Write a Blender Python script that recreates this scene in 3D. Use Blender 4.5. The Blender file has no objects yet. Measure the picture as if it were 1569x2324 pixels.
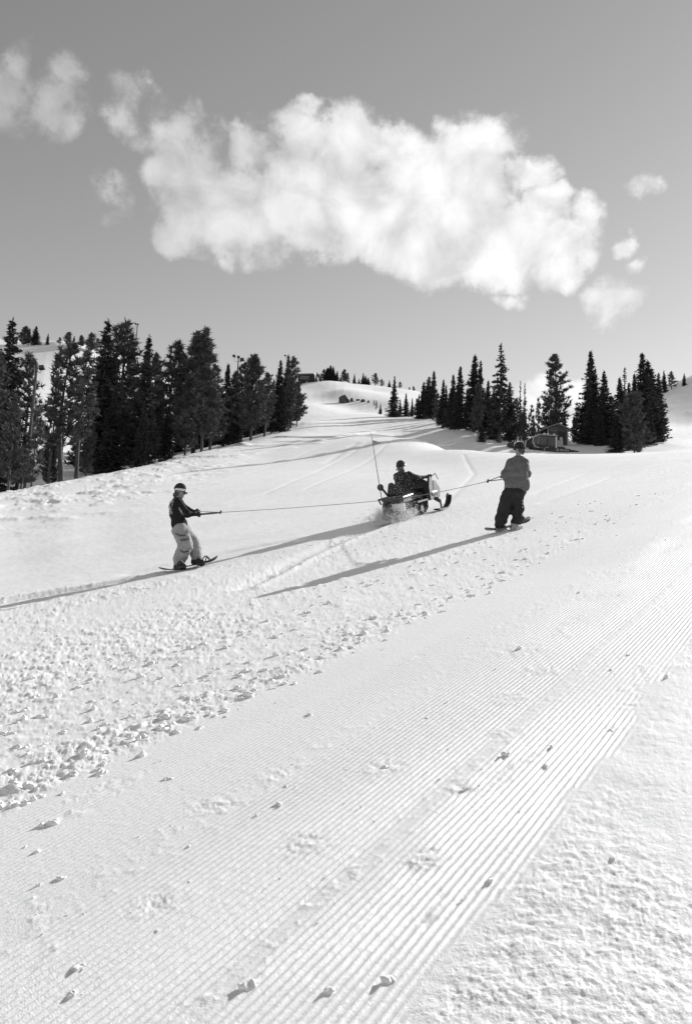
import bpy, bmesh, math, random
import numpy as np
from mathutils import Vector, Matrix

R = math.radians
C = bpy.context.scene.collection
SC = bpy.context.scene

# ------------------------------------------------------------------ camera
EYE = np.array([0.0, 0.0, 1.5])
FPX = 1748.0                      # focal length in photo units (photo taken as 1569 x 2324)
PITCH, ROLL = R(7.5), R(2.4)
_f = np.array([0, math.cos(PITCH), math.sin(PITCH)])
_r = np.array([1.0, 0, 0])
_u = np.array([0, -math.sin(PITCH), math.cos(PITCH)])
CR = math.cos(ROLL) * _r + math.sin(ROLL) * _u
CU = math.cos(ROLL) * _u - math.sin(ROLL) * _r
cam_d = bpy.data.cameras.new('camera')
cam_d.sensor_fit = 'VERTICAL'
cam_d.sensor_height = 37.234
cam_d.sensor_width = 25.14
cam_d.lens = 28.0
cam_d.clip_start = 0.05
cam_d.clip_end = 4000
cam = bpy.data.objects.new('camera', cam_d)
C.objects.link(cam)
M3 = Matrix((CR, CU, -_f)).transposed()
cam.matrix_world = Matrix.Translation(Vector(EYE)) @ M3.to_4x4()
SC.camera = cam


def ray(px, py):
    return _f + CR * ((px - 784.5) / FPX) - CU * ((py - 1162.0) / FPX)


def P(px, py, Y):
    """world point seen at a photo position, at depth Y metres uphill"""
    d = ray(px, py)
    return EYE + d * (Y / d[1])


# ------------------------------------------------------------------ light
SUN_AZ, SUN_EL = R(44.5), R(27.5)
SKY_STRENGTH = 0.084
SUN_STRENGTH = 3.1
SC.view_settings.view_transform = 'Standard'
SC.view_settings.look = 'None'
SC.view_settings.gamma = 1.0
SC.view_settings.use_curve_mapping = False
SC.view_settings.exposure = 1.10
sun_d = bpy.data.lights.new('sun', 'SUN')
sun_d.energy = SUN_STRENGTH
sun_d.angle = R(0.53)
sun_d.color = (1, 1, 1)
sun = bpy.data.objects.new('sun', sun_d)
C.objects.link(sun)
sdir = Vector((math.sin(SUN_AZ) * math.cos(SUN_EL), math.cos(SUN_AZ) * math.cos(SUN_EL), math.sin(SUN_EL)))
sun.rotation_euler = sdir.to_track_quat('Z', 'Y').to_euler()

world = bpy.data.worlds.new('World')
SC.world = world
world.use_nodes = True


class NT:
    """small node-tree builder"""
    def __init__(s, tree):
        s.t = tree

    def n(s, typ, **kw):
        nd = s.t.nodes.new(typ)
        for k, v in kw.items():
            setattr(nd, k, v)
        return nd

    def link(s, a, b):
        s.t.links.new(a, b)

    def put(s, sock, v):
        if hasattr(v, 'is_linked') or isinstance(v, bpy.types.NodeSocket):
            s.t.links.new(v, sock)
        else:
            sock.default_value = v

    def math(s, op, a, b=None, c=None, clamp=False):
        nd = s.n('ShaderNodeMath', operation=op)
        nd.use_clamp = clamp
        s.put(nd.inputs[0], a)
        if b is not None:
            s.put(nd.inputs[1], b)
        if c is not None:
            s.put(nd.inputs[2], c)
        return nd.outputs[0]

    def vmath(s, op, a, b=None):
        nd = s.n('ShaderNodeVectorMath', operation=op)
        s.put(nd.inputs[0], a)
        if b is not None:
            s.put(nd.inputs[1], b)
        return nd.outputs['Value'] if op in ('LENGTH', 'DOT_PRODUCT', 'DISTANCE') else nd.outputs[0]

    def noise(s, vec, scale, detail=4, rough=0.5, dist=0.0, lac=2.0):
        nd = s.n('ShaderNodeTexNoise')
        nd.inputs['Scale'].default_value = scale
        nd.inputs['Detail'].default_value = detail
        nd.inputs['Roughness'].default_value = rough
        nd.inputs['Lacunarity'].default_value = lac
        nd.inputs['Distortion'].default_value = dist
        if vec is not None:
            s.link(vec, nd.inputs['Vector'])
        return nd

    def smooth(s, v, lo, hi, a=0.0, b=1.0):
        nd = s.n('ShaderNodeMapRange', interpolation_type='SMOOTHSTEP')
        s.put(nd.inputs[0], v)
        nd.inputs[1].default_value = lo
        nd.inputs[2].default_value = hi
        nd.inputs[3].default_value = a
        nd.inputs[4].default_value = b
        return nd.outputs[0]


# sky: Nishita turned to black-and-white film tones, with cumulus laid out by direction
CLOUDS = [  # centre x, y and radii in photo units, weight
    (430, 405, 135, 120, 1.0), (400, 500, 80, 75, .85), (520, 460, 170, 120, 1.0), (565, 365, 85, 62, .95),
    (690, 400, 190, 125, 1.0), (660, 505, 190, 95, 1.0), (830, 350, 170, 100, 1.0), (880, 470, 240, 140, 1.1),
    (980, 400, 190, 115, 1.05), (1050, 480, 180, 140, 1.15), (1085, 400, 105, 85, 1.0), (980, 570, 210, 88, 1.1),
    (1150, 560, 180, 105, 1.15), (1235, 560, 145, 100, 1.1), (1262, 480, 88, 66, 1.0), (1250, 622, 92, 50, 1.0),
    (1312, 560, 62, 58, .9), (610, 560, 110, 50, .8),
    (45, 200, 80, 118, .78), (140, 215, 82, 98, .82), (285, 228, 100, 80, .74), (265, 440, 85, 55, .34),
    (385, 285, 115, 85, .74), (1110, 310, 98, 70, .78), (1200, 385, 98, 62, .72), (1408, 690, 108, 60, .92), (1372, 700, 66, 42, .82), (1446, 680, 66, 46, .82), (1410, 652, 74, 30, .66),
    (1480, 428, 66, 42, .76), (1432, 567, 42, 30, .74), (1470, 612, 44, 28, .74),
    (1357, 492, 46, 42, .55), (692, 264, 56, 26, .62), (1160, 686, 46, 24, .66), (1225, 890, 90, 60, 1.0),
    (1300, 905, 80, 50, 1.0), (-140, 260, 120, 90, .7), (1720, 560, 120, 60, .6), (1900, 300, 200, 90, .9),
    (-420, 420, 190, 90, .9),
]


def build_world():
    t = world.node_tree
    t.nodes.clear()
    k = NT(t)
    out = k.n('ShaderNodeOutputWorld')
    bg = k.n('ShaderNodeBackground')
    bg.inputs['Strength'].default_value = SKY_STRENGTH
    k.link(bg.outputs[0], out.inputs['Surface'])
    sky = k.n('ShaderNodeTexSky', sky_type='NISHITA')
    sky.sun_disc = False
    sky.sun_elevation = SUN_EL
    sky.sun_rotation = SUN_AZ
    sky.altitude = 1800
    sky.air_density = 1.0
    sky.dust_density = 0.25
    bw = k.n('ShaderNodeRGBToBW')
    k.link(sky.outputs[0], bw.inputs[0])
    base = bw.outputs[0]
    tc = k.n('ShaderNodeTexCoord')
    d = tc.outputs['Generated']
    sep = k.n('ShaderNodeSeparateXYZ')
    k.link(d, sep.inputs[0])
    az = k.math('ARCTAN2', sep.outputs[0], sep.outputs[1])
    el = k.math('ARCSINE', sep.outputs[2])
    comb = k.n('ShaderNodeCombineXYZ')
    k.link(az, comb.inputs[0])
    k.link(el, comb.inputs[1])
    w = k.noise(d, 9.0, 5, 0.55)
    wv = k.vmath('SUBTRACT', w.outputs['Color'], (0.5, 0.5, 0.5))
    wv = k.vmath('MULTIPLY', wv, (0.11, 0.095, 0.0))
    ae = k.vmath('ADD', comb.outputs[0], wv)
    F = None
    for cx, cy, rx, ry, wt in CLOUDS:
        v = ray(cx, cy)
        v = v / np.linalg.norm(v)
        a0, e0 = math.atan2(v[0], v[1]), math.asin(v[2])
        cosr = FPX * 1.0
        off = k.vmath('SUBTRACT', ae, (a0, e0, 0))
        off = k.vmath('MULTIPLY', off, (cosr / rx, cosr / ry, 0))
        ln = k.vmath('LENGTH', off)
        fi = k.math('MULTIPLY_ADD', k.math('MULTIPLY', ln, ln), -wt, wt)
        if F is None:
            F = fi
        else:
            F = k.math('SMOOTH_MAX', F, fi, 0.12)
    n1 = k.noise(d, 17.0, 10, 0.58, 0.15)
    n2 = k.noise(d, 60.0, 8, 0.66, 0.1)
    nn = k.math('MULTIPLY_ADD', k.math('SUBTRACT', n1.outputs[0], 0.5), 1.9,
                k.math('MULTIPLY', k.math('SUBTRACT', n2.outputs[0], 0.5), 0.8))
    vs = []
    for sc_, ds in ((11.0, 0.03), (27.0, 0.015)):
        vd = k.vmath('ADD', d, k.vmath('MULTIPLY', k.vmath('SUBTRACT', n2.outputs['Color'], (0.5, 0.5, 0.5)), (ds, ds, ds)))
        vo = k.n('ShaderNodeTexVoronoi', feature='SMOOTH_F1')
        vo.inputs['Scale'].default_value = sc_
        vo.inputs['Smoothness'].default_value = 0.35
        k.link(vd, vo.inputs['Vector'])
        vs.append(k.math('SUBTRACT', 0.45, vo.outputs['Distance']))
    bil = k.math('MULTIPLY_ADD', vs[0], 0.62, k.math('MULTIPLY_ADD', vs[1], 0.48, 0.04))
    dens = k.math('ADD', k.math('ADD', k.math('MAXIMUM', F, -0.6), k.math('MULTIPLY', nn, 0.8)), bil)
    alpha = k.smooth(dens, 0.12, 0.66)
    alpha = k.math('MULTIPLY', alpha, 0.97)
    # relief of the cloud: lit bulges and greyer hollows, in the cloud itself
    n3 = k.noise(d, 13.0, 8, 0.60, 0.8)
    shade = k.math('MULTIPLY', k.smooth(n3.outputs[0], 0.30, 0.66, 0.80, 1.04), k.smooth(bil, -0.30, 0.22, 0.85, 1.04))
    thick = k.smooth(dens, 0.15, 1.2, 0.78, 1.0)
    # clouds nearer the sun forward-scatter more
    cosg = k.vmath('DOT_PRODUCT', d, tuple(sdir))
    glow = k.smooth(cosg, 0.45, 0.95, 0.72, 1.22)
    cb = k.math('MULTIPLY', k.math('MULTIPLY', shade, thick), k.math('MULTIPLY', glow, CLOUD_B))
    mix = k.n('ShaderNodeMix', data_type='FLOAT')
    k.link(alpha, mix.inputs[0])
    k.link(k.math('MULTIPLY', base, SKY_TONE), mix.inputs[2])
    k.link(cb, mix.inputs[3])
    k.link(mix.outputs[0], bg.inputs['Color'])


SKY_TONE = 1.0
CLOUD_B = 5.0
build_world()
world.cycles.sampling_method = 'AUTOMATIC'

# ------------------------------------------------------------------ helpers
def finish(o, label=None, cat=None, group=None, kind=None):
    if label:
        o['label'] = label
    if cat:
        o['category'] = cat
    if group:
        o['group'] = group
    if kind:
        o['kind'] = kind
    return o


def thing(name, label, cat, loc=(0, 0, 0), rot=None, group=None):
    o = bpy.data.objects.new(name, None)
    o.empty_display_size = 0.2
    C.objects.link(o)
    o.location = Vector(loc)
    if rot is not None:
        o.rotation_euler = rot
    return finish(o, label, cat, group)


def mesh_from(name, V, F, mat=None, smooth=False):
    me = bpy.data.meshes.new(name)
    V = np.asarray(V, dtype=np.float32)
    if isinstance(F, np.ndarray):
        n, kk = F.shape
        me.vertices.add(len(V))
        me.vertices.foreach_set('co', V.ravel())
        me.loops.add(n * kk)
        me.polygons.add(n)
        me.loops.foreach_set('vertex_index', F.astype(np.int32).ravel())
        me.polygons.foreach_set('loop_start', np.arange(0, n * kk, kk, dtype=np.int32))
        me.update(calc_edges=True)
    else:
        me.from_pydata([tuple(v) for v in V], [], [tuple(f) for f in F])
    if smooth:
        me.polygons.foreach_set('use_smooth', np.ones(len(me.polygons), dtype=bool))
    if mat:
        me.materials.append(mat)
    me.update()
    return me


def obj(name, me, parent=None, loc=None):
    o = bpy.data.objects.new(name, me)
    C.objects.link(o)
    if parent is not None:
        o.parent = parent
    if loc is not None:
        o.location = Vector(loc)
    return o


class MB:
    """mesh collector: boxes, tubes, plates, added up into ONE mesh"""
    def __init__(s):
        s.V, s.F = [], []

    def add(s, V, F):
        b = len(s.V)
        s.V += [tuple(float(c) for c in v) for v in V]
        s.F += [tuple(i + b for i in f) for f in F]
        return s

    def box(s, c, sz, rot=None, taper=1.0):
        hx, hy, hz = sz[0] / 2, sz[1] / 2, sz[2] / 2
        ch = min(hx, hy, hz) * 0.18
        m = Matrix.Identity(3) if rot is None else rot
        V = []
        # chamfered box: three rings
        for z, f, i in ((-hz, 1, ch), (-hz + ch, 1, 0), (hz - ch, taper, 0), (hz, taper, ch)):
            X, Y = hx * f - i, hy * f - i
            Q = min(ch, X * .5, Y * .5)
            for x, y in ((X - Q, -Y), (X, -Y + Q), (X, Y - Q), (X - Q, Y), (-X + Q, Y), (-X, Y - Q), (-X, -Y + Q), (-X + Q, -Y)):
                V.append(m @ Vector((x, y, z)) + Vector(c))
        F = [tuple(range(7, -1, -1)), tuple(range(24, 32))]
        for r in range(3):
            for j in range(8):
                F.append((r * 8 + j, r * 8 + (j + 1) % 8, r * 8 + 8 + (j + 1) % 8, r * 8 + 8 + j))
        return s.add(V, F)

    def tube(s, pts, rad, n=6):
        pts = [Vector(p) for p in pts]
        rad = rad if hasattr(rad, '__len__') else [rad] * len(pts)
        V, F = [], []
        up = Vector((0.13, 0.21, 1.0)).normalized()
        for i, p in enumerate(pts):
            a = pts[max(i - 1, 0)]
            b = pts[min(i + 1, len(pts) - 1)]
            t = (b - a).normalized()
            if abs(t.dot(up)) > 0.97:
                x = t.cross(Vector((1, 0.1, 0))).normalized()
            else:
                x = t.cross(up).normalized()
            y = t.cross(x)
            for j in range(n):
                an = 2 * math.pi * j / n
                V.append(p + (x * math.cos(an) + y * math.sin(an)) * rad[i])
        for i in range(len(pts) - 1):
            for j in range(n):
                F.append((i * n + j, i * n + (j + 1) % n, (i + 1) * n + (j + 1) % n, (i + 1) * n + j))
        F.append(tuple(range(n - 1, -1, -1)))
        F.append(tuple(range((len(pts) - 1) * n, len(pts) * n)))
        return s.add(V, F)

    def prism(s, poly, axis, a, b):
        """extrude a 2-D polygon along axis ('x','y','z') from a to b"""
        V = []
        for d in (a, b):
            for p, q in poly:
                V.append({'x': (d, p, q), 'y': (p, d, q), 'z': (p, q, d)}[axis])
        n = len(poly)
        F = [tuple(range(n - 1, -1, -1)), tuple(range(n, 2 * n))]
        for j in range(n):
            F.append((j, (j + 1) % n, n + (j + 1) % n, n + j))
        return s.add(V, F)

    def build(s, name, mat, parent=None, smooth=False, loc=None):
        me = mesh_from(name, s.V, s.F, mat, smooth)
        bm = bmesh.new()
        bm.from_mesh(me)
        bmesh.ops.recalc_face_normals(bm, faces=bm.faces)
        bm.to_mesh(me)
        bm.free()
        return obj(name, me, parent, loc)


# ---- numpy noise
def _hash(ix, iy, seed):
    h = (ix.astype(np.int64) * 374761393 + iy.astype(np.int64) * 668265263 + seed * 1442695041) & 0xFFFFFFFF
    h = ((h ^ (h >> 13)) * 1274126177) & 0xFFFFFFFF
    h = h ^ (h >> 16)
    return (h & 0xFFFFFF).astype(np.float64) / float(0xFFFFFF)


def vnoise(x, y, seed=0):
    x = np.asarray(x, dtype=np.float64)
    y = np.asarray(y, dtype=np.float64)
    ix, iy = np.floor(x), np.floor(y)
    fx, fy = x - ix, y - iy
    fx = fx * fx * fx * (fx * (fx * 6 - 15) + 10)
    fy = fy * fy * fy * (fy * (fy * 6 - 15) + 10)
    ix, iy = ix.astype(np.int64), iy.astype(np.int64)
    a = _hash(ix, iy, seed)
    b = _hash(ix + 1, iy, seed)
    c = _hash(ix, iy + 1, seed)
    d = _hash(ix + 1, iy + 1, seed)
    return ((a * (1 - fx) + b * fx) * (1 - fy) + (c * (1 - fx) + d * fx) * fy) * 2 - 1


def fbm(x, y, seed=0, octv=4, gain=0.5):
    t, a, s = 0, 1.0, 0.0
    ca, sa = math.cos(0.6), math.sin(0.6)
    for i in range(octv):
        t = t + a * vnoise(x, y, seed + i * 17)
        s += a
        a *= gain
        x, y = (x * ca - y * sa) * 2.03, (x * sa + y * ca) * 2.03
    return t / s


def sstep(v, a, b):
    q = np.clip((v - a) / (b - a), 0, 1)
    return q * q * (3 - 2 * q)


# ---- signed-distance bodies to meshes (surface nets)
def sdf_mesh(prims, step, kk=0.03, noise=None, pad=None):
    if pad is None:
        pad = 0.05 if step < 0.05 else 4 * step + 2 * kk
    lo = np.min([np.min([np.asarray(p[1]) - p[3], np.asarray(p[2]) - p[4]], axis=0) if p[0] == 'c' else np.asarray(p[1]) - max(p[2]) for p in prims], axis=0) - pad
    hi = np.max([np.max([np.asarray(p[1]) + p[3], np.asarray(p[2]) + p[4]], axis=0) if p[0] == 'c' else np.asarray(p[1]) + max(p[2]) for p in prims], axis=0) + pad
    n = np.ceil((hi - lo) / step).astype(int) + 1
    ax = [lo[i] + step * np.arange(n[i]) for i in range(3)]
    X, Y, Z = np.meshgrid(*ax, indexing='ij')
    D = None
    for p in prims:
        if p[0] == 'c':      # tapered capsule a, b, ra, rb
            a, b = np.asarray(p[1], float), np.asarray(p[2], float)
            ab = b - a
            L2 = max(float(ab @ ab), 1e-9)
            h = np.clip(((X - a[0]) * ab[0] + (Y - a[1]) * ab[1] + (Z - a[2]) * ab[2]) / L2, 0, 1)
            d = np.sqrt((X - a[0] - ab[0] * h) ** 2 + (Y - a[1] - ab[1] * h) ** 2 + (Z - a[2] - ab[2] * h) ** 2) - (p[3] + (p[4] - p[3]) * h)
        else:                # ellipsoid centre, radii, rotation (3x3 rows = axes)
            c, r = np.asarray(p[1], float), np.asarray(p[2], float)
            m = np.asarray(p[3]) if len(p) > 3 and p[3] is not None else np.eye(3)
            q = [(X - c[0]) * m[i][0] + (Y - c[1]) * m[i][1] + (Z - c[2]) * m[i][2] for i in range(3)]
            k0 = np.sqrt(sum((q[i] / r[i]) ** 2 for i in range(3)))
            k1 = np.sqrt(sum((q[i] / r[i] ** 2) ** 2 for i in range(3))) + 1e-6
            d = k0 * (k0 - 1) / k1
        if D is None:
            D = d
        else:
            h = np.clip(0.5 + 0.5 * (D - d) / kk, 0, 1)
            D = D * (1 - h) + d * h - kk * h * (1 - h)
    if noise is not None:
        D = D + noise(X, Y, Z)
    ins = D < 0
    c8 = [(i, j, k) for i in (0, 1) for j in (0, 1) for k in (0, 1)]
    sh = tuple(np.array(D.shape) - 1)
    def sub(A, o):
        return A[o[0]:o[0] + sh[0], o[1]:o[1] + sh[1], o[2]:o[2] + sh[2]]
    cnt = sum(sub(ins, o).astype(np.int8) for o in c8)
    act = (cnt > 0) & (cnt < 8)
    idx = -np.ones(sh, dtype=np.int64)
    ca = np.argwhere(act)
    idx[act] = np.arange(len(ca))
    acc = np.zeros((len(ca), 3))
    num = np.zeros(len(ca))
    vals = {o: sub(D, o)[act] for o in c8}
    for o in c8:
        for axn in range(3):
            if o[axn] == 0:
                o2 = list(o)
                o2[axn] = 1
                o2 = tuple(o2)
                v1, v2 = vals[o], vals[o2]
                cr = (v1 < 0) != (v2 < 0)
                t = np.where(cr, v1 / np.where(cr, v1 - v2, 1), 0)
                q = np.array(o, float)[None, :].repeat(len(ca), 0)
                q[:, axn] = t
                acc[cr] += q[cr]
                num[cr] += 1
    V = lo + step * (ca + acc / num[:, None])
    Fs = []
    for axn in range(3):
        o = [0, 0, 0]
        o[axn] = 1
        A = ins[:D.shape[0] - o[0], :D.shape[1] - o[1], :D.shape[2] - o[2]]
        B = ins[o[0]:, o[1]:, o[2]:]
        e = np.argwhere(A != B)
        u, v = (axn + 1) % 3, (axn + 2) % 3
        ok = (e[:, u] > 0) & (e[:, v] > 0) & (e[:, u] < sh[u]) & (e[:, v] < sh[v])
        e = e[ok]
        flip = A[tuple(e.T)]
        du = np.zeros(3, int)
        du[u] = 1
        dv = np.zeros(3, int)
        dv[v] = 1
        q = [idx[tuple((e - du - dv).T)], idx[tuple((e - dv).T)], idx[tuple(e.T)], idx[tuple((e - du).T)]]
        Q = np.stack(q, 1)
        Q = np.where(flip[:, None], Q, Q[:, ::-1])
        Fs.append(Q)
    return V, np.concatenate(Fs).astype(np.int32)


def sdf_obj(name, prims, step, mat, parent=None, kk=0.03, noise=None, origin=None):
    V, F = sdf_mesh(prims, step, kk, noise)
    if origin is not None:
        V = V - np.asarray(origin)
    return obj(name, mesh_from(name, V, F, mat, True), parent)


# ------------------------------------------------------------------ materials (black-and-white: all greys)
def mat(name, v, rough=0.7, spec=0.3, var=0.25, scale=6.0, bump=0.0, bscale=40.0, metal=0.0, stretch=None):
    m = bpy.data.materials.new(name)
    m.use_nodes = True
    t = m.node_tree
    t.nodes.clear()
    k = NT(t)
    out = k.n('ShaderNodeOutputMaterial')
    b = k.n('ShaderNodeBsdfPrincipled')
    k.link(b.outputs[0], out.inputs[0])
    tc = k.n('ShaderNodeTexCoord')
    vec = tc.outputs['Object']
    if stretch:
        vec = k.vmath('MULTIPLY', vec, stretch)
    nz = k.noise(vec, scale, 5, 0.6)
    f = k.smooth(nz.outputs[0], 0.25, 0.75, v * (1 - var), v * (1 + var))
    cc = k.n('ShaderNodeCombineColor')
    for i in range(3):
        k.link(f, cc.inputs[i])
    k.link(cc.outputs[0], b.inputs['Base Color'])
    rr = k.smooth(nz.outputs[0], 0.2, 0.8, max(rough - 0.08, 0.02), min(rough + 0.08, 1))
    k.link(rr, b.inputs['Roughness'])
    b.inputs['Specular IOR Level'].default_value = spec
    b.inputs['Metallic'].default_value = metal
    if bump:
        n2 = k.noise(vec, bscale, 4, 0.6)
        bp = k.n('ShaderNodeBump')
        bp.inputs['Strength'].default_value = bump
        bp.inputs['Distance'].default_value = 0.02
        k.link(n2.outputs[0], bp.inputs['Height'])
        k.link(bp.outputs[0], b.inputs['Normal'])
    return m


def snow_mat():
    m = bpy.data.materials.new('snow')
    m.use_nodes = True
    t = m.node_tree
    t.nodes.clear()
    k = NT(t)
    out = k.n('ShaderNodeOutputMaterial')
    b = k.n('ShaderNodeBsdfPrincipled')
    k.link(b.outputs[0], out.inputs[0])
    tc = k.n('ShaderNodeTexCoord')
    vec = tc.outputs['Object']
    n0 = k.noise(vec, 0.35, 5, 0.6)
    f = k.smooth(n0.outputs[0], 0.3, 0.7, 0.84, 0.90)
    cc = k.n('ShaderNodeCombineColor')
    for i in range(3):
        k.link(f, cc.inputs[i])
    k.link(cc.outputs[0], b.inputs['Base Color'])
    b.inputs['Roughness'].default_value = 0.55
    b.inputs['Specular IOR Level'].default_value = 0.35
    b.inputs['Sheen Weight'].default_value = 0.12
    b.inputs['Sheen Roughness'].default_value = 0.6
    n1 = k.noise(vec, 160.0, 3, 0.6)
    n2 = k.noise(vec, 34.0, 5, 0.6)
    bp = k.n('ShaderNodeBump')
    bp.inputs['Strength'].default_value = 0.35
    bp.inputs['Distance'].default_value = 0.006
    k.link(n1.outputs[0], bp.inputs['Height'])
    bp2 = k.n('ShaderNodeBump')
    bp2.inputs['Strength'].default_value = 0.16
    bp2.inputs['Distance'].default_value = 0.02
    k.link(n2.outputs[0], bp2.inputs['Height'])
    k.link(bp.outputs[0], bp2.inputs['Normal'])
    # corduroy too fine for the mesh: the same grooves as relief, where the mesh hands over
    at = k.n('ShaderNodeAttribute', attribute_name='fine_groove')
    t_ = k.vmath('DOT_PRODUCT', vec, (math.cos(R(34.0)), -math.sin(R(34.0)), 0))
    fr = k.math('FRACT', k.math('ADD', k.math('DIVIDE', t_, 0.033), 400.0))
    tri = k.math('MULTIPLY', k.math('ABSOLUTE', k.math('SUBTRACT', fr, 0.5)), 2.0)
    hgt = k.math('MULTIPLY', k.smooth(tri, 0.25, 0.85), at.outputs['Fac'])
    bp3 = k.n('ShaderNodeBump')
    bp3.inputs['Strength'].default_value = 0.5
    bp3.inputs['Distance'].default_value = 0.0125
    k.link(hgt, bp3.inputs['Height'])
    k.link(bp2.outputs[0], bp3.inputs['Normal'])
    k.link(bp3.outputs[0], b.inputs['Normal'])
    return m


SNOW = snow_mat()

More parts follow.
